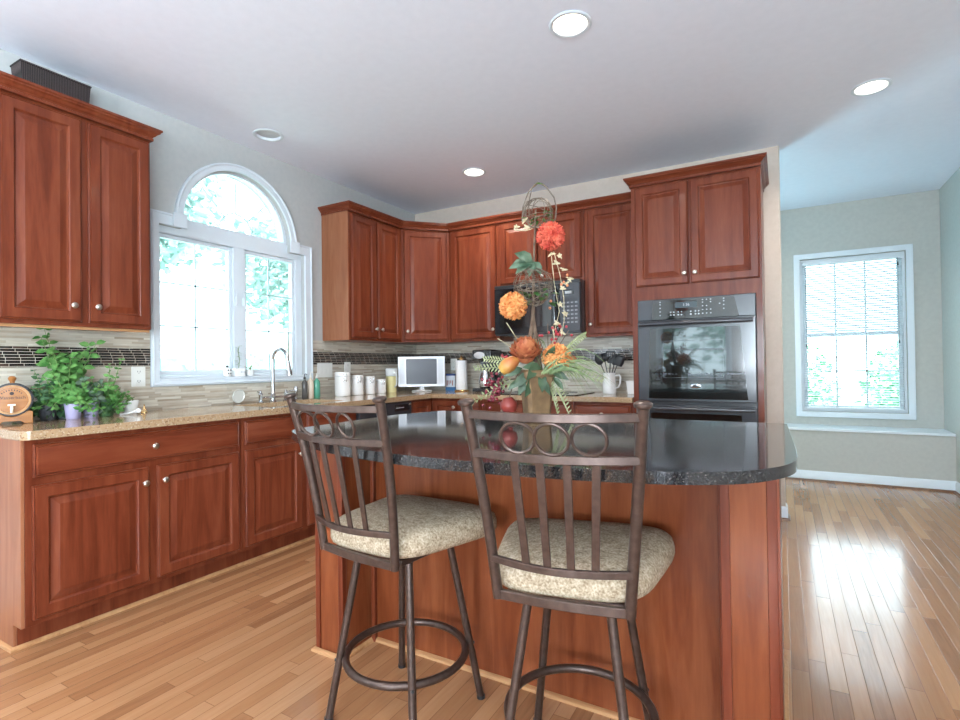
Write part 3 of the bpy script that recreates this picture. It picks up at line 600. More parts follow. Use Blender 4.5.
# ------------------------------------------------------------------ countertops
CX = .650; IC = 2.867
ct = [(.0006, -.018), (CX-.035, -.018)]+[(CX-.035+.035*math.cos(math.radians(t)), .017+.035*math.sin(math.radians(t))) for t in range(-75, 1, 15)]+[(CX, IC), (TX0-.002, IC), (TX0-.002, YB-.0105), (.0105, YB-.0105), (.0105, -.005)]
ct = [(.0105, -.018)]+ct[1:-1]
SK = [(.16, 1.27), (.53, 1.27), (.53, 1.93), (.16, 1.93)]
o = MB().prism(ct, [SK], .8765, .914, lambda a, b, d: (a, b, d)).build('countertop', 'quartz', smooth=False, bevel=.004); tag(o, 'speckled beige stone countertop running along the wall cabinets and sink', 'countertop')
c = thing('sink', 'white undermount kitchen sink below the faucet', 'sink', (.345, 1.60, .70))
mb = MB(); mb.loops([[(x*s1, y*s2, z) for x, y in ((-1, -1), (1, -1), (1, 1), (-1, 1))] for s1, s2, z in ((.20, .345, .174), (.184, .329, .174), (.178, .322, .02), (.165, .31, .010))], cap0=False); 
mb.loops([[(x*s1, y*s2, z) for x, y in ((-1, -1), (1, -1), (1, 1), (-1, 1))] for s1, s2, z in ((.20, .345, .174), (.195, .34, 0))], cap0=False); mb.build('basin', 'whiteg', c, bevel=.004)
MB().lathe([(.03, .0105), (.036, .0125), (.03, .014)], 20).build('drain', 'chrome', c)
# cooktop
c = thing('cooktop', 'black glass cooktop set in the back counter', 'cooktop', (1.552, 3.16, .9145))
MB().box(-.39, .39, -.255, .255, 0, .007).build('glass_top', 'black', c, bevel=.003)
for x, y, r in ((-.2, -.11, .085), (.19, -.12, .1), (-.19, .12, .1), (.2, .13, .075)):
    MB().tube([(x+r*math.cos(t), y+r*math.sin(t), .0075) for t in [k*PI/16 for k in range(32)]], .0016, 6, True).build('burner_ring', M['charcoal'], c)

# ------------------------------------------------------------------ island
IP = []   # counter outline, counterclockwise from the left front
def smooth_path(P, seg=6):
    out = []
    for i in range(len(P)-1):
        p0, p1, p2, p3 = (Vector(P[max(i-1, 0)]), Vector(P[i]), Vector(P[i+1]), Vector(P[min(i+2, len(P)-1)]))
        for k in range(seg):
            t = k/seg; out.append(tuple(.5*((2*p1)+(-p0+p2)*t+(2*p0-5*p1+4*p2-p3)*t*t+(-p0+3*p1-3*p2+p3)*t**3)))
    return out+[tuple(P[-1])]
front = smooth_path([(1.612, .60), (1.618, .53), (1.648, .478), (1.71, .432), (1.86, .350), (2.10, .262), (2.40, .214), (2.62, .211), (2.85, .237), (3.05, .280), (3.16, .322), (3.245, .378), (3.305, .455), (3.338, .53), (3.352, .62), (3.352, .80)])
IPOL = front+[(3.335, 1.458), (1.70, 1.458), (1.615, 1.16)]
o = MB().prism(IPOL, [], .8845, .914, lambda a, b, d: (a, b, d)).build('island_countertop', 'granite', ang=30, bevel=.005); tag(o, 'polished black granite island top with a bowed front edge', 'countertop')
IT = .8838
c = thing('kitchen_island', 'cherry kitchen island base with side wings behind the bar stools', 'island', (1.645, .595, 0), 0)
IW = 3.305-1.645; Dp = 1.40-.595
MB().box(.002, IW-.002, .18, Dp, .001, IT).build('body', 'island_wood', c, smooth=False)
for x0, x1 in ((0, .150), (IW-.135, IW)):
    MB().box(x0+.004, x1-.004, .004, .179, .001, IT).build('wing_panel', 'island_wood', c, smooth=False)
    MB().box(x0, x0+.024, -.002, .022, .001, IT).build('corner_strip', 'cherry', c, bevel=.002)
    MB().box(x1-.024, x1, -.002, .022, .001, IT).build('corner_strip', 'cherry', c, bevel=.002) if x0 == 0 or True else None
for x in (.154, IW-.157): MB().box(x, x+.018, .160, .1795, .001, IT).build('corner_strip', 'cherry', c, bevel=.002)
for x in (.0005,): MB().box(IW-.001, IW+.006, .0, Dp, .001, IT).build('end_panel', 'cherry', c, smooth=False, bevel=.001)
mb = MB(); sweep(mb, [(-.001, Dp), (-.001, -.002), (.151, -.002), (.151, .179), (IW-.136, .179), (IW-.136, -.002), (IW+.006, -.002), (IW+.006, Dp)][::-1], [(-a, b_) for a, b_ in SHOE]); mb.build('shoe_molding', 'oak', c)
# shoe moldings of the left run
mb = MB(); sweep(mb, [(.02, -.013), (.537, -.013), (.537, 2.60)], SHOE); tag(mb.build('shoe_molding', 'oak'), 'pale oak shoe molding along the left base cabinets', 'molding')

# ------------------------------------------------------------------ recessed lights
GL = 'recessed ceiling lights'
def can_light(x, y, on, label, m=None):
    c = thing('recessed_light', label, 'ceiling light', (x, y, H), 0, GL)
    MB().lathe([(.098, -.0005), (.100, -.004), (.094, -.008), (.080, -.006), (.0775, 0), (.0775, .03), (.0795, .03)], 32, cap=False).build('trim_ring', 'white', c)
    MB().lathe([(.0765, .012), (.06, .006), (.002, .004), (.002, .02), (.0765, .02)], 28).build('lens', 'lamp' if on else 'lamp_off', c)
    MB().lathe([(.077, .032), (.077, .11), (.002, .11)], 20, cap=False).build('housing', 'white', c)
    if on:
        l = bpy.data.lights.new('recessed_bulb', 'AREA'); l.shape = 'DISK'; l.size = .13; l.energy = 8; l.color = (1, .93, .84); l.spread = math.radians(150)
        o = bpy.data.objects.new('recessed_bulb', l); COL.objects.link(o); o.parent = c; o.location = (0, 0, -.012)
lb = ['lit recessed light nearest the camera, above the island', 'lit recessed light in the ceiling near the breakfast nook', 'lit recessed light in front of the corner wall cabinets', 'unlit recessed light in the ceiling above the sink window']
for k, (x, y) in enumerate(LIGHTS):
    can_light(x, y, k != 3, lb[k] if k < 4 else ['recessed light behind the camera toward the room centre', 'recessed light behind the camera by the added glass door', 'recessed light near the left wall beside the camera', 'recessed light in the nook hidden by the kitchen wall'][k-4])

# ------------------------------------------------------------------ bar stools
def make_stool():
    r = thing('bar_stool', '', 'bar stool')
    zt, zb, wt, wb, yt, yb = 1.068, .570, .206, .162, -.299, -.206
    def pp(s, z): t = (z-zb)/(zt-zb); return Vector((s*(wb+(wt-wb)*t), yb+(yt-yb)*t, z))
    posts = []
    for s in (-1, 1):
        mb = MB(); n = 10; mb.tube([pp(s, zb+.0+(zt-zb)*k/n)+Vector((0, .012*math.sin(PI*k/n), 0)) for k in range(n+1)], .0135, 14)
        p = mb.build('back_post', 'bronze', r)
        MB().lathe([(.0135, -.004), (.0190, -.001), (.0200, .003), (.0195, .007), (.016, .0095), (.002, .011)], 18, T=Matrix.Translation(pp(s, zt)) @ Matrix.Rotation(math.radians(10), 4, 'X')).build('finial', 'bronze', p)
    def rail(z, bow, name, w=.020, t=.012, n=16, tilt=.0):
        a, b = pp(-1, z), pp(1, z); pts = [a.lerp(b, k/n)+Vector((0, -bow*math.sin(PI*k/n)+.008*0, 0)) for k in range(n+1)]
        rings = []
        for k, p in enumerate(pts):
            tt = (pts[min(k+1, n)]-pts[max(k-1, 0)]).normalized(); nn = Vector((tt.y, -tt.x, 0)); u = Vector((0, tilt, 1))
            rings.append([p+nn*x*t/2+u*y*w/2 for x, y in ((-1, -1), (1, -1), (1, 1), (-1, 1))])
        MB().loops(rings).build(name, 'bronze', r, bevel=.002); return lambda f: a.lerp(b, f)+Vector((0, -bow*math.sin(PI*f), 0))
    R1 = rail(1.043, .062, 'top_rail'); R2 = rail(.947, .045, 'middle_rail'); R3 = rail(.676, .040, 'lower_rail', .018); rail(.580, .012, 'bottom_rail', .024, .014)
    for q in (-1, 0, 1):
        cpt = (R1(.535+q*.080/.40)+R2(.535+q*.080/.395))/2+Vector((0, 0, 0)); up = (R1(.5)-R2(.5)).normalized(); sd = Vector((1, -(.035 if q else 0)*q*3, 0)).normalized()
        MB().tube([cpt+sd*.039*math.cos(t)+up*.0385*math.sin(t) for t in [k*2*PI/28 for k in range(28)]], .0042, 8, True).build('scroll_ring', 'bronze', r)
    for xt, xb in ((-.096, -.086), (-.032, -.029), (.032, .029), (.096, .086)):
        a = R2(.532+xt/.40)+Vector((0, 0, -.008)); b = R3(.53+xb/.36)+Vector((0, 0, .007)); m_ = (a+b)/2+Vector((0, -.004, 0))
        mb = MB(); mb.bar(a, b, .019, .006); mb.build('slat', 'bronze', r, bevel=.001)
    # seat cushion: trapezoid, wider in front
    def outline(s, g):   # superellipse-like rounded trapezoid
        out = []
        for k in range(40):
            t = 2*PI*k/40; cx, sy = math.cos(t), math.sin(t); e = .42
            x = math.copysign(abs(cx)**e, cx); y = math.copysign(abs(sy)**e, sy)
            yy = .018+.222*y; hw = .190+(.272-.190)*(y+1)/2; out.append((x*(hw-g)*s, yy*1+(-g*y), 0))
        return out
    rings = []
    for g, z in ((.05, .583), (.012, .585), (.003, .592), (-.002, .606), (-.002, .625), (.004, .645), (.018, .658), (.045, .667), (.10, .672)):
        rings.append([(x, y, z+.004*math.sin(x*9)) for x, y, _ in outline(1, g)])
    MB().loops(rings).build('seat_cushion', 'tweed', r, ang=70)
    mb = MB(); mb.box(-.15, .15, -.17, .17, .562, .5825); mb.build('seat_plate', 'bronze', r, bevel=.004)
    mb = MB(); mb.lathe([(.085, .535), (.09, .54), (.09, .561)], 24); mb.build('swivel_plate', 'blackm', r)
    return r
def make_legs(root, ang):
    b0 = Matrix.Rotation(ang, 4, 'Z'); rf, rt, zl, rr, zr = .256, .150, .556, .203, .196
    for g in (-135, -45, 45, 135):
        a = math.radians(g); d = Vector((math.cos(a), math.sin(a), 0)); t = .55
        p0, p1 = b0 @ (d*rt+Vector((0, 0, zl))), b0 @ (d*rf+Vector((0, 0, .004)))
        l = MB().tube([p0, p1], .0125, 14).build('leg', 'bronze', root)
        MB().tube([p1+Vector((0, 0, .008)), p1+Vector((0, 0, -.0035))], .0145, 12).build('foot_cap', 'blackm', l)
    for k in (0, 1):
        a = math.radians(45+90*k); d = b0 @ Vector((math.cos(a), math.sin(a), 0))
        MB().bar(d*-rt+Vector((0, 0, .549+.0*k)), d*rt+Vector((0, 0, .549+.0*k)), .026, .006, side=(-d.y, d.x, 0)).build('leg_brace', 'bronze', root)
    MB().tube([(rr*math.cos(t)*.985, rr*math.sin(t)*.985, zr) for t in [k*PI/24 for k in range(48)]], .0125, 12, True).build('footrest_ring', 'bronze', root)
    mb = MB()
    for g in (-135, -45, 45, 135):
        a = math.radians(g); d = b0 @ Vector((math.cos(a), math.sin(a), 0)); mb.tube([d*(rr-.004)+Vector((0, 0, zr)), d*(rr+.032)+Vector((0, 0, zr))], .005, 8)
    mb.build('ring_bolts', 'blackm', root)
s1 = make_stool(); s2 = copy_tree(s1)
for s_, x, y, a, b, l in ((s1, 2.201, .481, -.117, -.052, 'bronze metal bar stool with tweed seat, the one nearer the sink wall'), (s2, 2.816, .469, .143, .110, 'bronze metal bar stool with tweed seat, the one directly in front of the ovens')):
    s_.location = (x, y-.004, 0); s_.rotation_euler = (0, 0, a); make_legs(s_, b-a); s_['label'] = l; s_['group'] = 'bar stools at the island'

# ------------------------------------------------------------------ wicker tray on the cabinet
c = thing('wicker_basket', 'dark woven wicker basket lying on top of the left wall cabinet', 'basket', (.17, .30, 2.4875))
mb = MB(); x0, x1, y0, y1, h = -.13, -.02, -.145, .155, .178
P_ = [(x0, y0), (x1, y0), (x1, y1), (x0, y1)]
mb.prism(P_, [[(x0+.008, y0+.008), (x1-.008, y0+.008), (x1-.008, y1-.008), (x0+.008, y1-.008)]], .0, h, lambda a, b, d: (a*(1-.1*(1-d/h)), b*(1-.1*(1-d/h)), d)); mb.box(x0*.9, x1*.9, y0*.9, y1*.9, 0, .006)
wk = mat('dark_wicker', (.06, .04, .035), .7); tc = N(wk, 'ShaderNodeTexCoord'); w1 = N(wk, 'ShaderNodeTexWave', Scale=60, bands_direction='Z'); w2 = N(wk, 'ShaderNodeTexWave', Scale=45, bands_direction='Y')
L(wk, tc.outputs['Object'], w1.inputs['Vector']); L(wk, tc.outputs['Object'], w2.inputs['Vector']); f = mathn(wk, 'MULTIPLY', w1.outputs['Fac'], w2.outputs['Fac']); r_ = ramp(wk, [(.1, (.015, .010, .010)), (.7, (.13, .09, .085))]); L(wk, f, r_.inputs['Fac']); L(wk, r_.outputs['Color'], BS(wk).inputs['Base Color'])
b_ = N(wk, 'ShaderNodeBump', Strength=.8, Distance=.004); L(wk, f, b_.inputs['Height']); L(wk, b_.outputs['Normal'], BS(wk).inputs['Normal'])
M['wicker'] = wk; mb.build('body', 'wicker', c, smooth=False, bevel=.002)
MB().tube([(x0, y0, h), (x1, y0, h), (x1, y1, h), (x0, y1, h)], .006, 8, True).build('rim', 'wicker', c)

# ------------------------------------------------------------------ wall plates
def plate(name, y, z, w, h, label, kind, x=.0085):
    c = thing(name, label, 'outlet' if kind == 'o' else 'switch', (x, y, z))
    MB().box(0, .005, -w/2, w/2, -h/2, h/2).build('cover_plate', 'plate', c, bevel=.002)
    if kind == 'o':
        for s in (-1, 1):
            q = MB().box(.0052, .0075, -.016, .016, s*.028-.013, s*.028+.013).build('socket', 'plate', c, bevel=.002)
            mm = MB(); mm.box(.0076, .008, -.008, -.0055, s*.028-.002, s*.028+.007); mm.box(.0076, .008, .0055, .008, s*.028-.002, s*.028+.007); mm.box(.0076, .008, -.002, .002, s*.028-.009, s*.028-.005); mm.build('slot', 'blackm', q)
    else:
        for k in range(kind): yy = (k-(kind-1)/2)*.046; MB().box(.0052, .008, yy-.016, yy+.016, -.033, .033).build('rocker', 'plate', c, bevel=.001)
    return c
plate('electrical_outlet', .757, 1.118, .078, .118, 'white double outlet on the tile left of the sink window', 'o')
plate('light_switch_plate', 2.228, 1.135, .165, .118, 'wide multi switch plate right of the sink window', 3)
plate('electrical_outlet', 2.492, 1.145, .075, .115, 'outlet on the tile behind the white canisters', 'o')
c = plate('electrical_outlet', 0, 0, .075, .115, 'outlet on the back wall between television and paper towels', 'o', 0); c.location = (.47, YB-.0085, 1.17); c.rotation_euler = (0, 0, -PI/2)

# ------------------------------------------------------------------ counter things
CT = .9148
GC = 'white lidded canisters'
def canister(y, r, h, label):
    c = thing('canister', label, 'canister', (.115, y, CT), 0, GC)
    MB().lathe([(r*.9, 0), (r*.97, .004), (r, .012), (r, h*.80), (r*.95, h*.815), (r*.1, h*.816)], 32).build('jar', 'whiteg', c)
    MB().lathe([(r*.97, h*.826), (r, h*.835), (r, h*.95), (r*.93, h*.99), (r*.2, h*1.0), (r*.02, h)], 32).build('lid', 'whiteg', c)
    MB().lathe([(r*.96, h*.8165), (r*1.01, h*.819), (r*.96, h*.8255)], 32, cap=True).build('seal', 'silver', c)
    cl = MB(); a = -.5; d = Vector((math.cos(a), math.sin(a), 0)); s = Vector((-d.y, d.x, 0))
    for q in (-1, 1): cl.tube([d*r*.9+s*.014*q+Vector((0, 0, h*.93)), d*(r+.008)+s*.014*q+Vector((0, 0, h*.86)), d*(r+.008)+s*.012*q+Vector((0, 0, h*.64)), d*(r+.001)+s*.010*q+Vector((0, 0, h*.60))], .0022, 6)
    cl.tube([d*(r+.009)+s*-.012+Vector((0, 0, h*.66)), d*(r+.009)+s*.012+Vector((0, 0, h*.66))], .003, 6); cl.build('wire_clasp', 'chrome', c)
canister(2.325, .065, .205, 'tallest of the four white canisters, nearest the window'); canister(2.497, .056, .175, 'second tallest white canister with wire clasp')
canister(2.660, .050, .160, 'third white canister with wire clasp, second shortest'); canister(2.812, .047, .130, 'shortest white canister beside the plastic pitcher')
c = thing('plastic_pitcher', 'clear plastic pitcher with pale yellow contents beside the television', 'pitcher', (.115, 2.965, CT))
PWT = mat('frosted_plastic', (.80, .85, .86), .2); 
MB().lathe([(.043, 0), (.046, .01), (.052, .15), (.050, .15), (.044, .012)], 24, cap=True).build('contents', mat('pale_yellow_contents', (.72, .66, .33), .5), c)
MB().lathe([(.048, .152), (.055, .16), (.058, .215), (.05, .225), (.01, .227)], 24).build('lid', PWT, c)
MB().tube([(.05, -.02, .18), (.085, -.03, .17), (.085, -.03, .07), (.052, -.02, .05)], .006).build('handle', PWT, c)
# television
c = thing('television', 'small silver flat television in the counter corner', 'television', (.31, 3.18, CT), math.radians(33))
bz = MB(); bz.prism(rect(-.225, .225, .045, .335), [rect(-.145, .145, .07, .31)], -.022, .03, lambda a, b, d: (a, d, b)); bz.box(-.20, .20, .031, .06, .07, .31); bz.build('bezel', 'silver', c, bevel=.005, smooth=False)
MB().box(-.1455, .1455, -.017, .029, .0695, .3105).build('screen', 'screen', c, smooth=False)
for s in (-1, 1):
    g = MB(); [g.box(s*.185-.024, s*.185+.024, -.024, -.0222, .075+k*.01, .080+k*.01) for k in range(24)]; g.build('speaker_grille', mat('grille_grey', (.42, .43, .44), .5), c)
st = MB(); st.lathe([(.095, 0), (.098, .004), (.09, .011), (.03, .016), (.022, .03), (.022, .050)], 28, T=Matrix.Diagonal((1, .75, 1, 1))); st.build('stand', 'silver', c)
# small blue and white carton
c = thing('snack_box', 'blue and white small box standing beside the television', 'box', (.505, 3.40, CT), math.radians(12))
MB().box(-.05, .05, -.03, .03, 0, .035).build('lower_box', mat('blue_card', (.03, .14, .32), .4), c, bevel=.002)
MB().box(-.048, .048, -.028, .028, .0355, .145).build('carton', mat('white_card', (.62, .66, .72), .4), c, bevel=.002)
MB().box(-.0485, .0485, -.0285, .0285, .1455, .165).build('carton_top', mat('navy_card', (.02, .05, .2), .4), c, bevel=.002)
mk = MB(); [mk.box(-.035+k*.018, -.026+k*.018, -.0292, -.0283, .05+.01*(k % 3), .10) for k in range(4)]; mk.build('printed_pattern', mat('red_print', (.35, .12, .1), .5), c)
# paper towels
c = thing('paper_towel_holder', 'upright paper towel roll on a brass holder by the back wall', 'paper towel roll', (.668, 3.33, CT))
MB().lathe([(.068, 0), (.07, .006), (.066, .012), (.01, .014)], 28).build('base', 'gold', c)
MB().lathe([(.018, .016), (.054, .016), (.0555, .02), (.0555, .288), (.054, .292), (.018, .292)], 32).build('paper_roll', mat('paper_towel', (.85, .85, .86), .9), c)
MB().lathe([(.006, .293), (.006, .30), (.022, .303), (.024, .312), (.01, .318), (.013, .327), (.008, .337), (.001, .34)], 20).build('finial', 'gold', c)
# coffee maker
c = thing('coffee_maker', 'black coffee maker with chrome carafe behind the floral arrangement', 'coffee maker', (.955, 3.33, CT))
MB().box(-.10, .10, -.12, .10, 0, .035).build('base', 'black', c, bevel=.006); MB().box(-.10, .10, .03, .10, .0355, .29).build('column', 'black', c, bevel=.006)
hd = MB().box(-.10, .10, -.12, .10, .2905, .385).build('brew_head', 'black', c, bevel=.012)
MB().lathe([(.055, 0), (.055, .004), (.03, .006)], 24, T=Matrix.Translation((-.02, -.121, .335)) @ Matrix.Rotation(PI/2, 4, 'X') @ Matrix.Diagonal((1, .55, 1, 1))).build('face_plate', 'silver', hd)
cr = MB().lathe([(.05, 0), (.062, .01), (.066, .06), (.056, .12), (.044, .15), (.046, .165), (.01, .17)], 24, c=(0, -.045, .0365)).build('carafe', 'chrome', c)
MB().tube([(.055, -.06, .19), (.10, -.075, .18), (.10, -.075, .09), (.065, -.06, .07)], .008).build('carafe_handle', 'black', cr)
# utensil pitcher
c = thing('utensil_pitcher', 'white ceramic pitcher with square handle holding kitchen utensils', 'pitcher', (2.10, 3.30, CT))
mb = MB(); pr = [(.050, 0), (.053, .004), (.056, .02), (.055, .06), (.051, .12), (.050, .155), (.054, .170), (.050, .170), (.046, .155), (.047, .12), (.050, .02), (.01, .012)]
mb.lathe(pr, 32); mb.build('body', 'whiteg', c)
MB().tube([(.050, -.005, .145), (.085, -.012, .150), (.095, -.014, .135), (.092, -.013, .085), (.078, -.010, .055), (.052, -.005, .045)], .0075, 10).build('handle', 'whiteg', c)
GU = 'black kitchen utensils in the white pitcher'
def utensil(name, label, tilt, azim, ln, kind):
    T = Matrix.Rotation(azim, 4, 'Z') @ Matrix.Rotation(tilt, 4, 'Y')
    d = T @ Vector((0, 0, 1)); base = Vector((2.10, 3.30, CT+.018)) - Vector((d.x, d.y, 0))*.06
    c = thing(name, label, 'utensil', base, 0, GU); Tz = T @ Matrix.Rotation(-azim, 4, 'Z')
    MB().tube([(0, 0, 0), (0, 0, ln*.5), (0, 0, ln)], [.0055, .0045, .004], 10, T=Tz).build('handle', 'blackm', c)
    mb = MB()
    if kind == 'spoon': mb.ball((0, 0, 0), 1, 16, 10, T=Tz @ Matrix.Translation((0, 0, ln+.032)) @ Matrix.Diagonal((.036, .012, .048, 1)))
    elif kind == 'ladle': mb.lathe([(.002, -.030), (.022, -.026), (.036, -.010), (.040, .008), (.037, .008), (.033, -.008), (.02, -.022), (.002, -.026)], 20, T=Tz @ Matrix.Translation((0, -.02, ln+.02)) @ Matrix.Rotation(1.2, 4, 'X'))
    elif kind == 'turner':
        mb.prism([(-.018, -.005), (.018, -.005), (.038, .03), (.038, .095), (-.038, .095), (-.038, .03)], [rect(-.026+.016*k, -.018+.016*k, .035, .08) for k in range(4)], -.002, .002, lambda a, b, d_: Tz @ Vector((a, d_, ln+b)))
    elif kind == 'masher':
        mb.lathe([(.002, 0), (.038, .005), (.044, .04), (.036, .08), (.01, .088), (.001, .089)], 16, T=Tz @ Matrix.Translation((0, 0, ln)) @ Matrix.Diagonal((1, .5, 1, 1)))
    mb.build('head', 'blackm', c)
utensil('slotted_spoon', 'black spoon leaning left out of the white pitcher', .38, PI*1.02, .25, 'spoon'); utensil('ladle', 'black ladle leaning left of the pitcher centre', .20, PI*.9, .26, 'ladle')
utensil('slotted_turner', 'black slotted turner standing nearly upright in the white pitcher', .05, .2, .235, 'turner'); utensil('serving_spoon', 'black serving spoon leaning right out of the white pitcher', .24, .3, .235, 'spoon')
utensil('spatula', 'black spatula leaning farthest right in the pitcher', .40, .0, .225, 'masher')
c = thing('ceramic_container', 'small white square container between the pitcher and oven tower', 'container', (2.285, 3.32, CT))
MB().loops([[(x*s_, y*s_, z) for x, y in ((-1, -1), (1, -1), (1, 1), (-1, 1))] for s_, z in ((.034, 0), (.045, .105), (.041, .105), (.032, .006))]).build('body', 'whiteg', c, bevel=.004)

# faucet
c = thing('kitchen_faucet', 'tall brushed steel gooseneck faucet with two lever handles', 'faucet', (.105, 1.632, CT))
pts = [(0, 0, .045), (0, 0, .30)]+[(.078-.078*math.cos(t), 0, .30+.078*math.sin(t)) for t in [k*PI/12 for k in range(1, 12)]]+[(.160, 0, .272)]
MB().tube(pts, .0135, 14).build('gooseneck_spout', 'chrome', c)
MB().tube([(.158, 0, .285), (.163, 0, .265), (.176, 0, .205), (.178, 0, .190)], [.0145, .016, .020, .019], 16).build('spray_head', 'chrome', c)
MB().lathe([(.026, 0), (.027, .006), (.018, .014), (.016, .045), (.019, .05), (.014, .062), (.011, .066)], 20).build('base', 'chrome', c)
MB().tube([(0, -.105, .032), (0, .115, .032)], .008, 12).build('bridge', 'chrome', c)
for y in (-.105, .115):
    h = MB().lathe([(.022, 0), (.023, .005), (.013, .012), (.013, .048), (.017, .055), (.010, .068), (.008, .08), (.002, .083)], 18, c=(0, y, 0)).build('valve_body', 'chrome', c)
    s_ = -1 if y < 0 else 1
    MB().tube([(0, y, .062), (.03, y+s_*.035, .074), (.04, y+s_*.055, .078)], [.006, .005, .006], 8).build('lever', 'chrome', h)
c = thing('sink_sprayer', 'small chrome side sprayer right of the faucet', 'sprayer', (.105, 1.84, CT))
MB().lathe([(.018, 0), (.019, .008), (.012, .016), (.013, .06), (.018, .09), (.014, .10), (.002, .102)], 16).build('body', 'chrome', c)
# soap bottles
GS = 'bottles behind the sink'
def bottle(y, r, h, m, label, pm, x=.085):
    c = thing('soap_bottle', label, 'bottle', (x, y, CT), 0, GS)
    MB().lathe([(r*.85, 0), (r, .006), (r, h*.55), (r*.85, h*.66), (r*.4, h*.72), (r*.38, h*.76), (.002, h*.765)], 20).build('bottle', m, c)
    p = MB().lathe([(r*.42, h*.77), (r*.42, h*.84), (r*.15, h*.85), (r*.15, h*.93), (.001, h*.935)], 14).build('pump', pm, c)
    MB().tube([(0, 0, h*.94), (r*.3, 0, h*.97), (r*1.2, 0, h*.95)], r*.16, 8).build('nozzle', pm, p)
bottle(1.945, .022, .20, mat('dark_soap', (.09, .085, .08), .15), 'dark grey soap pump bottle behind the sink', 'blackm'); bottle(2.005, .024, .215, mat('lotion', (.66, .55, .43), .3), 'beige lotion pump bottle between the dark and green ones', 'plate')
bottle(2.068, .027, .205, mat('green_soap', (.10, .36, .25), .12), 'green dish soap pump bottle nearest the switch plate', 'plate')
c = thing('glass_dish', 'round clear glass dish leaning on the tile under the sink window', 'dish', (.028, 1.405, CT+.052)); 
MB().lathe([(.001, 0), (.046, .0), (.05, .006), (.046, .010), (.04, .005), (.001, .005)], 32, T=Matrix.Rotation(PI/2+.12, 4, 'Y')).build('disc', mat('frosted_glass', (.62, .62, .57), .1, 0, .5), c)

# sill things
def leafy(mb, c, n, r, ln, wd, seed, up=.3, curl=.2):
    q = random.Random(seed)
    for _ in range(n):
        a = q.uniform(0, 2*PI); e = q.uniform(-.2, 1.2); d = Vector((math.cos(a)*math.cos(e), math.sin(a)*math.cos(e), math.sin(e)+up)); p = Vector(c)+d*r*q.random()
        mb.leaf(p, d, (0, 0, 1), ln*q.uniform(.7, 1.2), wd*q.uniform(.7, 1.2), curl)
ZS = OZ0+.0035
c = thing('figurine_pot', 'small black and white owl like pot at the left on the window sill', 'pot', (-.004, 1.345, ZS))
MB().lathe([(.020, 0), (.026, .006), (.027, .035), (.022, .055), (.012, .062), (.001, .064)], 18).build('body', 'whiteg', c)
mk = MB(); [mk.ball((.024, s*.010, .044), .006, 8, 6) for s in (-1, 1)]; [mk.ball((.0255, s*.009, .022), .005, 8, 6) for s in (-1, 1)]; mk.build('dark_spots', 'blackm', c); MB().lathe([(.008, .063), (.009, .072), (.001, .08)], 12).build('tip', 'blackm', c)
c = thing('sill_planter', 'white rectangular planter with a thin vine in the middle of the window sill', 'planter', (-.004, 1.432, ZS))
MB().box(-.022, .022, -.040, .040, 0, .058).build('pot', 'whiteg', c, bevel=.003); mk = MB(); [mk.ball((.0225, y, .03), .008, 8, 6, (.3, 1, 1)) for y in (.008, .028)]; mk.build('printed_faces', 'silver', c)
mb = MB(); mb.tube([(0, .0, .055), (0, .01, .12), (.003, -.005, .17), (0, .005, .21)], .002, 6); mb.build('vine', 'stem', c); mb = MB(); q = random.Random(3)
for k in range(16): z = .07+.15*k/16; a = q.uniform(0, 6.28); mb.leaf((0, 0, z), (math.cos(a), math.sin(a), .3), (0, 0, 1), .03, .018)
mb.build('leaves', 'leaf', c)
c = thing('sill_pot', 'little white pot with a pale sprout at the right on the window sill', 'pot', (-.004, 1.525, ZS))
MB().lathe([(.018, 0), (.022, .004), (.028, .045), (.025, .045), (.018, .03), (.001, .03)], 18).build('pot', 'whiteg', c); mb = MB(); leafy(mb, (0, 0, .035), 14, .03, .03, .012, 5, .8); mb.build('leaves', 'leaf_pale', c)

# barrel
c = thing('oak_barrel', 'small oak barrel on a stand at the near end of the counter', 'barrel', (.152, .118, CT), math.radians(70))
# local -y is the barrel head, towards the viewer
mb = MB(); Rb = .068; zc = .112; T = Matrix.Translation((0, 0, zc)) @ Matrix.Rotation(PI/2, 4, 'X')
mb.lathe([(Rb, .075), (Rb+.004, .05), (Rb+.009, 0), (Rb+.004, -.05), (Rb, -.075), (Rb-.007, -.075), (Rb-.008, -.068), (.001, -.068)], 36, T=T, cap=False); mb.lathe([(Rb, .075), (Rb-.008, .075), (Rb-.009, .068), (.001, .068)], 36, T=T, cap=False)
M['oakb'] = wood('barrel_oak', (.30, .14, .05), (.45, .23, .09), (.56, .32, .14), 'y', .4); M['oakh'] = wood('barrel_head_oak', (.26, .10, .028), (.34, .14, .042), (.42, .19, .065), 'x', .4)
mb.build('staves', 'oakb', c)
MB().lathe([(.001, .0685), (Rb-.0095, .0685), (Rb-.0095, .070), (.001, .0702)], 36, T=T).build('head', 'oakh', c)
for z in (.058, .030, -.030, -.058): MB().lathe([(Rb+.0045+(.004 if abs(z) < .04 else 0), z-.007), (Rb+.0065+(.0035 if abs(z) < .04 else 0), z-.007), (Rb+.0065+(.0035 if abs(z) < .04 else 0), z+.007), (Rb+.0045+(.004 if abs(z) < .04 else 0), z+.007)], 36, T=T).build('hoop', 'blackm', c)
stn = MB(); 
for y in (-.055, .045): stn.prism([(-.075, 0), (-.045, 0), (-.03, .012), (.03, .012), (.045, 0), (.075, 0), (.075, .055), (.055, .058), (.045, .050), (.02, .036), (0, .032), (-.02, .036), (-.045, .050), (-.055, .058), (-.075, .055)], [], y-.012, y+.012, lambda a, b, d: (a, d, b))
stn.box(-.05, .05, -.042, .032, .012, .028); stn.build('stand', 'oakh', c, smooth=False, bevel=.002)
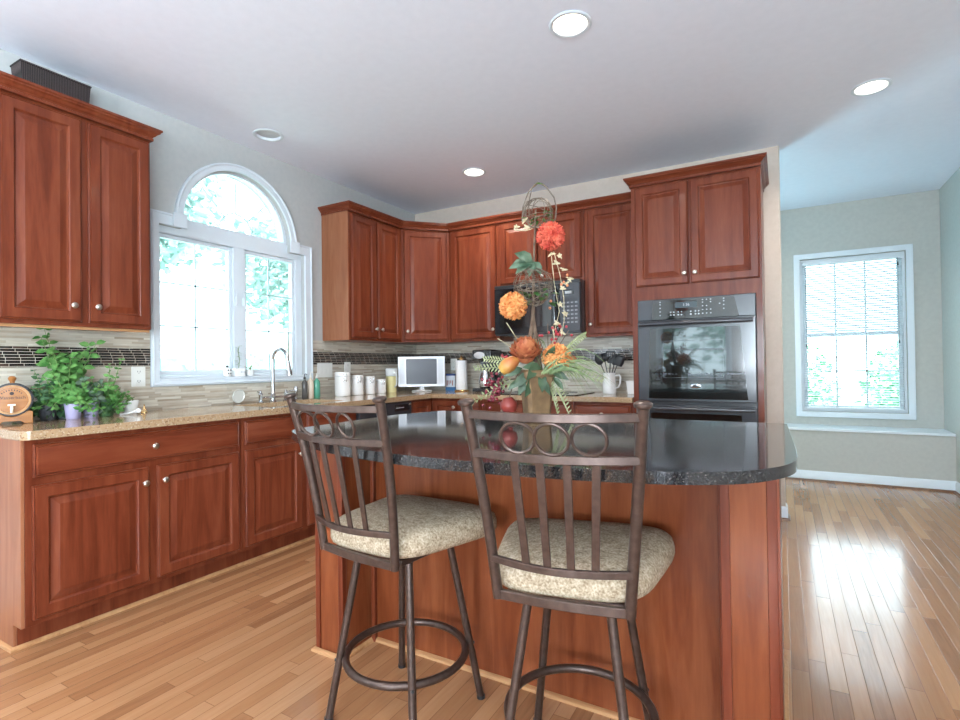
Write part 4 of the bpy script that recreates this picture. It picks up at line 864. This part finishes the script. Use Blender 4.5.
sp = MB(); sp.tube([(0, -.070, zc-.040), (0, -.100, zc-.040)], .0065, 10); sp.tube([(0, -.093, zc-.025), (0, -.093, zc-.058)], .0055, 10); sp.box(-.014, .014, -.096, -.090, zc-.026, zc-.018); sp.build('spigot', mat('pale_wood_spigot', (.78, .66, .5), .4), c, bevel=.001)
MB().lathe([(.009, 0), (.010, .012), (.014, .016), (.016, .026), (.010, .034), (.001, .036)], 16, c=(0, 0, zc+Rb+.007)).build('bung', 'oakh', c)
Tt = Matrix.Translation((0, -.0712, zc+.010)) @ Matrix.Rotation(PI/2, 4, 'X')
text('Wasserbach', .020, 'ink', c, 'head_lettering', Tt)
tx = 'OAK AGED'
mk = MB(); 
for k in range(9):
    a = math.radians(138-k*12); p = Vector((.046*math.cos(a), 0, .046*math.sin(a))); mk.box(-.0018, .0018, -.0716, -.0708, -.003, .003, T=Matrix.Translation((p.x, 0, zc+p.z)) @ Matrix.Rotation(math.radians(90)-a, 4, 'Y'))
mk.lathe([(.008, 0), (.008, .0006)], 12, T=Matrix.Translation((0, -.0709, zc+.030)) @ Matrix.Rotation(PI/2, 4, 'X')); mk.build('head_stamp', 'ink', c)

# potted herbs
GP = 'potted plants on the left counter'
def herb(name, label, loc, pot, stems, lm, seed, leafsize=(.038, .024), dens=9, potm=None, fan=.35, curl=.25, hang=0, skirt=0, spires=()):
    c = thing(name, label, 'plant', loc, 0, GP); q = random.Random(seed); r, h = pot
    MB().lathe([(r*.72, 0), (r*.78, .004), (r, h), (r*.94, h), (r*.9, h-.008), (.001, h-.010)], 20).build('pot', potm, c)
    sm, lf = MB(), MB()
    for k in range(stems[0]):
        a = q.uniform(0, 2*PI); sl = q.uniform(.05, fan); ht = q.uniform(stems[1], stems[2])
        if k < len(spires): ht, a, sl = spires[k]
        b0 = Vector((r*.6*math.cos(a)*q.random(), r*.6*math.sin(a)*q.random(), h-.012))
        lean = Vector((math.cos(a), math.sin(a), 0)); drop = hang*q.random() if k >= len(spires) else 0; pts = []
        for i in range(7):
            t = i/6; pts.append(b0+lean*(sl*ht*(t**1.3)*(1+drop*2))+Vector((0, 0, ht*t-drop*ht*1.9*t*t)))
        for p in pts:
            if p.z < .012: p.z = .012
        for p in pts: p.x = max(p.x, -loc[0]+.03)
        sm.tube(pts, [.0022]*5+[.0016, .001], 5)
        for i in range(dens):
            t = .2+.8*i/(dens-1); j = min(int(t*6), 5); p = pts[j].lerp(pts[j+1], t*6-j)
            for s in (0, PI):
                an = i*1.57+s+a; d = Vector((math.cos(an), math.sin(an), q.uniform(.0, .7))); z = q.uniform(.65, 1.15)*(1.1-.4*t)
                if p.x+d.x*leafsize[0] < -loc[0]+.012: d.x = abs(d.x)
                if p.z < .03: d.z = abs(d.z)+.2
                lf.leaf(p, d, (1+q.uniform(-.6, .6), -.8+q.uniform(-.6, .6), .8), leafsize[0]*z, leafsize[1]*z, curl*(.4 if p.z < .04 else 1))
    for k in range(skirt):
        a = q.uniform(0, 2*PI); rr = r*q.uniform(1.0, 1.5); p = Vector((rr*math.cos(a), rr*math.sin(a), q.uniform(.012, h*1.2)))
        if p.x < -loc[0]+.03: continue
        d = Vector((math.cos(a), math.sin(a), q.uniform(-.1, .8))); lf.leaf(p, d, (1, -.8, .8+q.uniform(-.5, .5)), leafsize[0]*.8, leafsize[1]*.8, 0)
    sm.build('stems', 'stem', c); lf.build('leaves', lm, c, ang=60); return c
lav = mat('lavender_pot', (.36, .33, .50), .4)
herb('potted_herb', 'dark leaved potted herb next to the oak barrel', (.15, .262, CT), (.042, .075), (26, .06, .20), 'leaf_dark', 11, (.032, .024), 8, mat('dark_pot', (.04, .04, .045), .5), .6, .3, .5, 110)
herb('potted_basil', 'tall bright green basil, tallest of the counter plants', (.12, .345, CT), (.045, .085), (12, .14, .27), 'leaf', 21, (.060, .046), 9, mat('slate_pot', (.12, .13, .14), .5), .28, .35, 0, 30, ((.385, -1.9, .20), (.34, -1.9, .22), (.30, 1.2, .30), (.31, 1.0, .36)))
herb('potted_mint', 'bushy green herb in a lavender pot in front of the basil', (.225, .335, CT), (.038, .080), (24, .06, .20), 'leaf', 5, (.040, .032), 8, lav, .7, .35, .9, 14)
herb('potted_succulent', 'sage green broad leaved plant in a lavender pot', (.20, .425, CT), (.038, .082), (14, .08, .20), 'leaf_sage', 33, (.05, .040), 6, lav, .5, .3, .5, 14)
herb('potted_oregano', 'fine leaved green herb trailing over its pot right of the lavender ones', (.19, .500, CT), (.042, .07), (26, .06, .18), 'leaf', 41, (.030, .023), 9, 'leaf_dark', .45, .3, .6, 90, ((.24, 1.2, .22), (.22, -.3, .3)))
c = herb('small_potted_plant', 'small white pot with a dark seedling right of the herbs', (.125, .655, CT), (.042, .072), (4, .02, .05), 'leaf_dark', 51, (.014, .010), 3, 'whiteg', .5)
MB().ball((0.01, 0, .085), .006, 8, 6).build('red_bud', mat('red_bud', (.35, .03, .05), .4), c)
c = thing('garlic_press', 'small white handled tool lying in front of the white pot', 'utensil', (.235, .600, CT+.004), math.radians(35))
MB().tube([(-.055, 0, .0), (-.01, .002, .004), (.03, 0, .016)], [.005, .004, .006], 8).build('handle', 'whiteg', c); MB().ball((.04, 0, .018), .013, 12, 8, (1, .8, 1)).build('head', 'whiteg', c)
c = thing('brass_bell', 'tiny brass cone shaped bell right of the white pot', 'bell', (.150, .715, CT))
MB().lathe([(.017, 0), (.017, .003), (.010, .010), (.006, .030), (.003, .038), (.0045, .043), (.001, .048)], 16).build('body', 'gold', c)
MB().ball((.012, -.018, .008), .008, 10, 6).build('clapper_ball', 'gold', c)

# ------------------------------------------------------------------ floral arrangement
AX, AY, AZ = 2.392, 1.165, .9145
VL = Vector((-math.sin(.40), math.cos(.40), 0))      # away from the viewer
VR = Vector((math.cos(.40), math.sin(.40), 0))       # to the viewer's right
VASE = False
def ap(r, z, b=0):
    if z > .06 and not VASE: r += .022; z -= .028
    return VR*r+VL*b+Vector((0, 0, z))   # right, up, back (local to the arrangement)
fa = thing('floral_arrangement', 'tall autumn floral arrangement with wire balls and pompoms on the island', 'floral arrangement', (AX, AY, AZ))
q = random.Random(99)
M['vase'] = noisy('antique_gold_vase', (.13, .07, .028), (.26, .155, .07), 14, .55, detail=6, bump=.3)
M['orange'] = noisy('orange_petals', (.72, .22, .05), (.90, .45, .16), 30, .7); M['red'] = noisy('coral_red_petals', (.55, .05, .03), (.80, .18, .10), 30, .7)
M['rust'] = noisy('rust_petals', (.38, .075, .03), (.66, .25, .10), 20, .6); M['berry'] = mat('burgundy_berries', (.20, .015, .03), .25, 0, .4)
M['wire'] = noisy('rusty_wire', (.12, .085, .06), (.24, .19, .14), 50, .6, metal=.3)
M['husk'] = noisy('dried_husk', (.40, .33, .19), (.60, .52, .34), 40, .8)
# vase: square tapered with cut corners
def sq(s, z, ch=.28): return [Vector((a*s, b*s, z)) for a, b in ((1, -1+ch), (1, 1-ch), (1-ch, 1), (-1+ch, 1), (-1, 1-ch), (-1, -1+ch), (-1+ch, -1), (1-ch, -1))]
vb = MB(Matrix.Rotation(.75, 4, 'Z')); vb.loops([sq(s, z) for s, z in ((.050, .0), (.056, .004), (.056, .014), (.050, .020), (.055, .10), (.066, .19), (.070, .195), (.070, .215), (.074, .222), (.066, .222), (.058, .19), (.045, .05))]); vb.build('vase', 'vase', fa, ang=25)
# stem
mb = MB()
mb.tube([ap(0, .15), ap(-.02, .30), ap(-.045, .40), ap(-.035, .48), ap(-.03, .56)], [.010, .010, .010, .008, .007], 10); mb.tube([ap(.02, .15), ap(-.01, .30), ap(-.025, .42), ap(-.035, .50)], [.007, .008, .009, .006], 8)
mb.tube([ap(-.03, .55), ap(-.028, .70), ap(-.022, .82), ap(-.015, .95)], [.007, .006, .005, .004], 8); mb.build('branch_stem', 'twig', fa)
def wire_ball(c_, r, n, seed, squash=1):
    g = random.Random(seed); mb = MB()
    for k in range(n):
        ax = Vector((g.gauss(0, 1), g.gauss(0, 1), g.gauss(0, 1))).normalized(); u = ax.orthogonal().normalized(); v = ax.cross(u); rr = r*g.uniform(.93, 1.03)
        mb.tube([c_+(u*math.cos(t)+v*math.sin(t))*rr for t in [j*PI/12 for j in range(24)]], .0014, 5, True)
    for k in range(n//2):   # latitude wraps
        z = r*g.uniform(-.85, .85); rr = math.sqrt(max(r*r-z*z, 0)); tl = g.uniform(-.2, .2)
        mb.tube([c_+Vector((rr*math.cos(t), rr*math.sin(t), z+tl*rr*math.cos(t))) for t in [j*PI/12 for j in range(24)]], .0011, 5, True)
    return mb
wire_ball(ap(-.005, .935), .066, 9, 1).build('wire_ball', 'wire', fa)
wire_ball(ap(-.03, .615), .086, 12, 2).build('wire_ball', 'wire', fa)
mb = MB()
mb.tube([ap(-.075, .90), ap(-.07, .965), ap(-.045, 1.03), ap(-.005, 1.07), ap(.03, 1.05), ap(.065, 1.0), ap(.075, .955), ap(.07, .91), ap(.05, .87)], .0032, 8); mb.tube([ap(-.045, .93, .03), ap(-.045, .99, .02), ap(-.03, 1.045), ap(0, 1.068)], .0025, 6); mb.build('wire_hoop', 'wire', fa)
mb = MB()
for k in range(22): a = q.uniform(0, 6.28); p = ap(-.005, .925)+Vector((math.cos(a), math.sin(a), q.uniform(-.6, .1)))*.045; mb.leaf(p, (math.cos(a), math.sin(a), q.uniform(-.3, .5)), (0, 0, 1), .035, .018)
for k in range(20): a = q.uniform(0, 6.28); p = ap(-.005, .565)+Vector((math.cos(a), math.sin(a), q.uniform(-.5, .5)))*.05; mb.leaf(p, (math.cos(a), math.sin(a), q.uniform(-.3, .5)), (0, 0, 1), .05, .026)
mb.leaf(ap(-.02, 1.063), VR, (0, 0, 1), .05, .02); mb.build('small_leaves', 'leaf', fa)
def pompom(c_, r, m, n, seed, name='pompom_flower'):
    g = random.Random(seed); mb = MB(); mb.ball(c_, r*.78, 16, 10)
    for k in range(n):
        y = 1-2*(k+.5)/n; a = k*2.39996; s = math.sqrt(1-y*y); d = Vector((s*math.cos(a), s*math.sin(a), y)); u = d.orthogonal().normalized(); v = d.cross(u); t = g.uniform(0, 6.28); w = (u*math.cos(t)+v*math.sin(t)); w2 = d.cross(w)
        b0 = c_+d*r*.74; L1 = r*g.uniform(.22, .34); p1 = b0+d*L1*.7+w*L1*.25; p2 = b0+d*L1*.95+w*L1*.75; hw = r*.055
        mb.add([b0-w2*hw, b0+w2*hw, p1+w2*hw, p1-w2*hw, p2+w2*hw*.5, p2-w2*hw*.5, b0-w2*hw+w*.001, b0+w2*hw+w*.001, p1+w2*hw-d*.001, p1-w2*hw-d*.001], [(0, 1, 2, 3), (3, 2, 4, 5), (6, 9, 8, 7)])
    return mb.build(name, m, fa, ang=50)
pompom(ap(.047, .825, -.03), .060, 'red', 620, 1)['label'] = 'coral red pompom'; pompom(ap(-.118, .528, -.03), .060, 'orange', 620, 2)['label'] = 'orange pompom hanging lower left'
# big sage leaves round the stem
mb = MB()
for a, e, ln, wd in ((3.25, -.1, .105, .05), (2.5, .5, .085, .05), (3.8, -.3, .09, .045), (5.3, -.7, .065, .04), (3.5, .2, .08, .035), (4.5, -.5, .07, .036)):
    d = VR*math.cos(a)+VL*(-.35)+Vector((0, 0, math.sin(e)+.1*math.sin(a))); mb.leaf(ap(-.03, .722, -.01), d, -VL+VR*q.uniform(-.7, .7)+Vector((0, 0, q.uniform(0, 1))), ln, wd*1.2, .35)
mb.build('lambs_ear_leaves', 'leaf_sage', fa)
# dangling husk flowers on twine
mb = MB(); p = ap(.06, .76, -.02); tw = [p, ap(.085, .66, -.02), ap(.10, .56, -.02), ap(.10, .46, -.02), ap(.085, .38, -.02)]; mb.tube(tw, .0015, 5); mb.tube([ap(.05, .74, -.02), ap(.06, .62, -.03), ap(.08, .50, -.03), ap(.06, .42, -.03)], .0015, 5); mb.tube([ap(-.11, .865), ap(-.06, .86), ap(-.03, .868)], .0022, 5); mb.build('twine', 'husk', fa)
mb = MB()
for r_, z in ((.05, .75), (.085, .74), (.07, .71), (.10, .68), (.11, .62), (.095, .60), (.125, .64), (.085, .53), (.105, .49), (.07, .45), (.09, .41), (-.10, .873), (-.055, .87), (-.065, .90)):
    c_ = ap(r_, z, -.02)
    for k in range(5): a = k*1.257+r_*50; mb.leaf(c_, VR*math.cos(a)+Vector((0, 0, math.sin(a)))-VL*.3, -VL*1+VR*math.sin(r_*300+k), .013*(1+.5*math.sin(k*3+z*90)), .010, .5)
mb.build('husk_flowers', 'husk', fa)
mb = MB(); [mb.ball(ap(r_, z, -.03), .006, 8, 6) for r_, z in ((.10, .625), (.115, .61), (.09, .615), (.045, .545), (.04, .515), (.115, .655))]; mb.build('seed_beads', 'rust', fa)
# artichoke flower
def artichoke(c_, r, m, nm):
    mb = MB(); mb.ball(c_, r*.55, 14, 8); up = (Vector((0, 0, 1))-VL*.5).normalized(); u = up.orthogonal().normalized(); v = up.cross(u)
    for ring, (n, e, rr, ln) in enumerate(((5, 1.4, .12, .55), (8, 1.1, .28, .56), (11, .75, .40, .56), (13, .35, .48, .56), (14, -.05, .52, .54), (12, -.4, .5, .5))):
        for k in range(n):
            a = 2*PI*(k+.5*(ring % 2))/n; out = u*math.cos(a)+v*math.sin(a); d = out*math.cos(e)+up*math.sin(e); b0 = c_+out*r*rr+up*r*(.05+.42*math.sin(max(e, 0)))
            mb.leaf(b0, d*.8+up*.35, out*-1+up*.4, r*ln, r*.46, -.45)
    return mb.build(nm, m, fa, ang=60)
artichoke(ap(-.065, .318, -.05), .076, 'rust', 'artichoke_flower')['label'] = 'rust orange artichoke bloom'
pompom(ap(.066, .300, -.03), .062, 'orange', 560, 5, 'chrysanthemum')
artichoke(ap(.128, .285, -.02), .026, 'rust', 'small_bloom')
# fruit
pr = MB(); pr.lathe([(.001, -.05), (.022, -.046), (.034, -.02), (.034, 0), (.026, .025), (.016, .045), (.008, .055), (.001, .057)], 20, T=Matrix.Translation(ap(-.135, .275, -.05)) @ Matrix.Rotation(.9, 4, VL)); pr.build('pear', noisy('pear_skin', (.50, .16, .05), (.58, .36, .07), 12, .35), fa)
pg = MB(); pg.lathe([(.001, -.036), (.02, -.034), (.036, -.012), (.038, .006), (.028, .028), (.012, .036), (.010, .042), (.014, .048), (.006, .046), (.001, .04)], 22, T=Matrix.Translation(ap(-.142, .098, -.03)) @ Matrix.Rotation(3.0, 4, VL)); pg.build('pomegranate', noisy('pomegranate_skin', (.17, .015, .018), (.28, .045, .03), 10, .35), fa)
mb = MB(); mb.tube([ap(-.10, .24, -.02), ap(-.125, .18, -.03), ap(-.14, .13, -.03)], .003, 6); mb.tube([ap(-.05, .22), ap(-.14, .21, -.02), ap(-.20, .19, -.03)], .003, 6); mb.build('fruit_stalks', 'twig', fa)
mb = MB()
for k in range(62): mb.ball(ap(-.205+q.gauss(0, .024), .170+q.gauss(0, .034), -.03+q.gauss(0, .015)), .0075, 8, 6)
mb.build('berry_cluster', 'berry', fa)
mb = MB()
for k in range(22): mb.ball(ap(.065+q.gauss(0, .030), .40+q.gauss(0, .022), .0+q.gauss(0, .01)), .0065, 8, 6)
for k in range(10): mb.ball(ap(-.16+q.gauss(0, .012), .29+q.gauss(0, .028), .0), .0065, 8, 6)
mb.build('red_berries', mat('red_berries', (.38, .03, .04), .3), fa)
mb = MB(); [mb.tube([ap(.03, .28), ap(a, b_)], .002, 5) for a, b_ in ((.03, .45), (.09, .43), (.12, .42), (.06, .46), (-.02, .42))]; mb.build('berry_twigs', 'twig', fa)
# foliage
mb = MB()
for r_, z, dr, dz, ln, wd in ((-.05, .24, -.8, -.7, .11, .06), (-.03, .23, -.3, -1, .12, .06), (0, .24, .1, -1, .10, .055), (-.08, .26, -1, -.4, .10, .05), (-.02, .28, -.2, -.5, .11, .06), (.03, .28, .5, -.2, .10, .05), (0, .26, -.6, .1, .10, .055), (.04, .25, .9, -.5, .10, .045), (-.06, .22, -.5, -1, .10, .05), (.02, .30, .3, .3, .09, .05), (-.04, .20, -.7, -1.1, .075, .035), (.01, .21, .4, -1.1, .085, .035), (-.09, .21, -.9, -.7, .08, .035), (-.02, .25, .0, -.9, .07, .04), (.05, .22, .8, -.9, .08, .035)):
    mb.leaf(ap(r_, z, -.05), VR*dr+Vector((0, 0, dz))-VL*.5, -VL+VR*q.uniform(-.6, .6)+Vector((0, 0, q.uniform(-.2, .8))), ln*.85, wd*.8, .3)
mb.build('eucalyptus_leaves', noisy('eucalyptus', (.022, .05, .018), (.075, .125, .06), 20, .5), fa)
mb = MB()
for k in range(46):
    a = q.uniform(-.5, .5); sx = q.uniform(.06, .30) if q.random() < .85 else -q.uniform(.03, .12); top = q.uniform(.02, .10); end = -q.uniform(.02, .20) if sx > .05 else .06
    pts = []; n = 8; b0 = ap(q.uniform(0, .05), .235, q.uniform(-.09, .0))
    for i in range(n+1): t = i/n; pts.append(b0+VR*(sx*t)+VL*(a*.15*t)+Vector((0, 0, top*math.sin(PI*min(t*.8, 1))*1.3+end*t*t)))
    w = .0048; rings = [[pt-Vector((0, 0, w*(1-i/n)+.0003)), pt+Vector((0, 0, w*(1-i/n)+.0003))+VL*.0008, pt+VL*.0016] for i, pt in enumerate(pts)]; mb.loops(rings)
mb.build('grass_blades', noisy('grass_blade', (.07, .115, .03), (.26, .31, .12), 30, .6), fa)
mb = MB()
for (r0, z0, r1, z1) in ((-.10, .24, -.29, .26), (-.08, .22, -.31, .06), (-.10, .26, -.25, .30), (.06, .24, .26, .20), (.08, .30, .19, .40), (.05, .2, .15, .0), (.03, .2, .09, .03)):
    A_, B_ = ap(r0, z0, -.04), ap(r1, z1, -.05); mb.tube([A_, A_.lerp(B_, .5)+Vector((0, 0, .012)), B_], .0014, 5)
    for k in range(22):
        t = .15+.85*k/22; p = A_.lerp(B_, t)+Vector((0, 0, .012*math.sin(PI*t))); d = (B_-A_).normalized(); up = Vector((0, 0, 1))*(1 if k % 2 else -1); mb.leaf(p, d*.7+up, -VL, .030*(1.1-t*.6), .007, 0)
mb.build('fern_sprays', 'leaf_pale', fa)
mb = MB(); mb.tube([ap(-.03, .3), ap(-.10, .38), ap(-.15, .46)], .002, 5); mb.tube([ap(-.05, .3), ap(-.14, .36), ap(-.19, .39)], .002, 5); mb.tube([ap(0, .3), ap(.06, .38), ap(.05, .44)], .003, 5); mb.build('twigs', 'husk', fa)

# ------------------------------------------------------------------ outdoors
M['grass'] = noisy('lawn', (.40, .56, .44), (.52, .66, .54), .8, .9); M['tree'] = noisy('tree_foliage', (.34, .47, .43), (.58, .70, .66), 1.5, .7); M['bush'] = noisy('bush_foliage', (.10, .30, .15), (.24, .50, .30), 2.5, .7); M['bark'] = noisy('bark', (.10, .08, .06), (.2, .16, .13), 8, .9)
gr = MB(); gr.box(-40, -.16, -30, 60, -1.2, -.55); struct(gr.build('ground', 'grass', smooth=False), 'pale lawn outside the sink window', 'ground')
gr = MB(); gr.box(-.1, 40, YF+.2, 60, -1.2, -.35); struct(gr.build('ground', 'grass', smooth=False), 'lawn outside the nook window', 'ground')
gr = MB(); gr.box(-.15, 40, -40, YR-.16, -1.2, -.35); struct(gr.build('ground', 'grass', smooth=False), 'lawn behind the house', 'ground')
def tree(name, label, loc, h, r, n, seed, ls=.28, kind='tree', m='tree', z0=.3, grp='trees outside'):
    c = thing(name, label, kind, loc, 0, grp); g = random.Random(seed)
    MB().tube([(0, 0, 0), (.1, 0, h*.5), (0, .1, h*.85)], [.03*h, .022*h, .006*h], 8).build('trunk', 'bark', c)
    mb = MB()
    for k in range(n):
        a = g.uniform(0, 2*PI); e = g.uniform(-1, 1); rr = g.random()**.4; s_ = math.sqrt(1-e*e); p = Vector((r*rr*s_*math.cos(a), r*rr*s_*math.sin(a), h*(z0+(1-z0)*.5)+h*(1-z0)*.5*e*rr))
        mb.leaf(p, (g.gauss(0, 1), g.gauss(0, 1), g.gauss(0, .6)), (g.gauss(0, 1), g.gauss(0, 1), 1), ls*g.uniform(.6, 1.3), ls*.6, .1)
    o = mb.build('foliage', m, c, smooth=False); return c
tree('bush', 'leafy bush seen through the nook window', (3.1, 8.6, -.35), 2.05, .95, 2600, 1, .11, 'bush', 'bush', z0=.05); tree('bush', 'second leafy bush right of the first in the nook window', (5.3, 8.9, -.35), 1.95, .95, 2600, 2, .11, 'bush', 'bush', z0=.05)
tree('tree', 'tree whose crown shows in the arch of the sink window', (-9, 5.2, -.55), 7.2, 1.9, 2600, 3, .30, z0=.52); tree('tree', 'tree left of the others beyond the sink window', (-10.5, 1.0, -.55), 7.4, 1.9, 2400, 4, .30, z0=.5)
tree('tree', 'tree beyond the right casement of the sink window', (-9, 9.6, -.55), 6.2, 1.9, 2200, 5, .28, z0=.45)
def hedge(label, y0, y1, x, h, n, seed, z=-.55):
    g = random.Random(seed); mb = MB(); mb.box(x-.35, x+.35, y0, y1, z, z+h*.85)
    for k in range(n): mb.leaf((x+g.uniform(-.5, .5), g.uniform(y0, y1), z+g.uniform(.1, h)), (g.gauss(0, 1), g.gauss(0, 1), g.gauss(0, 1)), (1, 0, 1), .22, .14)
    tag(mb.build('hedge', 'tree', smooth=False), label, 'hedge', 'hedges on the lawn')
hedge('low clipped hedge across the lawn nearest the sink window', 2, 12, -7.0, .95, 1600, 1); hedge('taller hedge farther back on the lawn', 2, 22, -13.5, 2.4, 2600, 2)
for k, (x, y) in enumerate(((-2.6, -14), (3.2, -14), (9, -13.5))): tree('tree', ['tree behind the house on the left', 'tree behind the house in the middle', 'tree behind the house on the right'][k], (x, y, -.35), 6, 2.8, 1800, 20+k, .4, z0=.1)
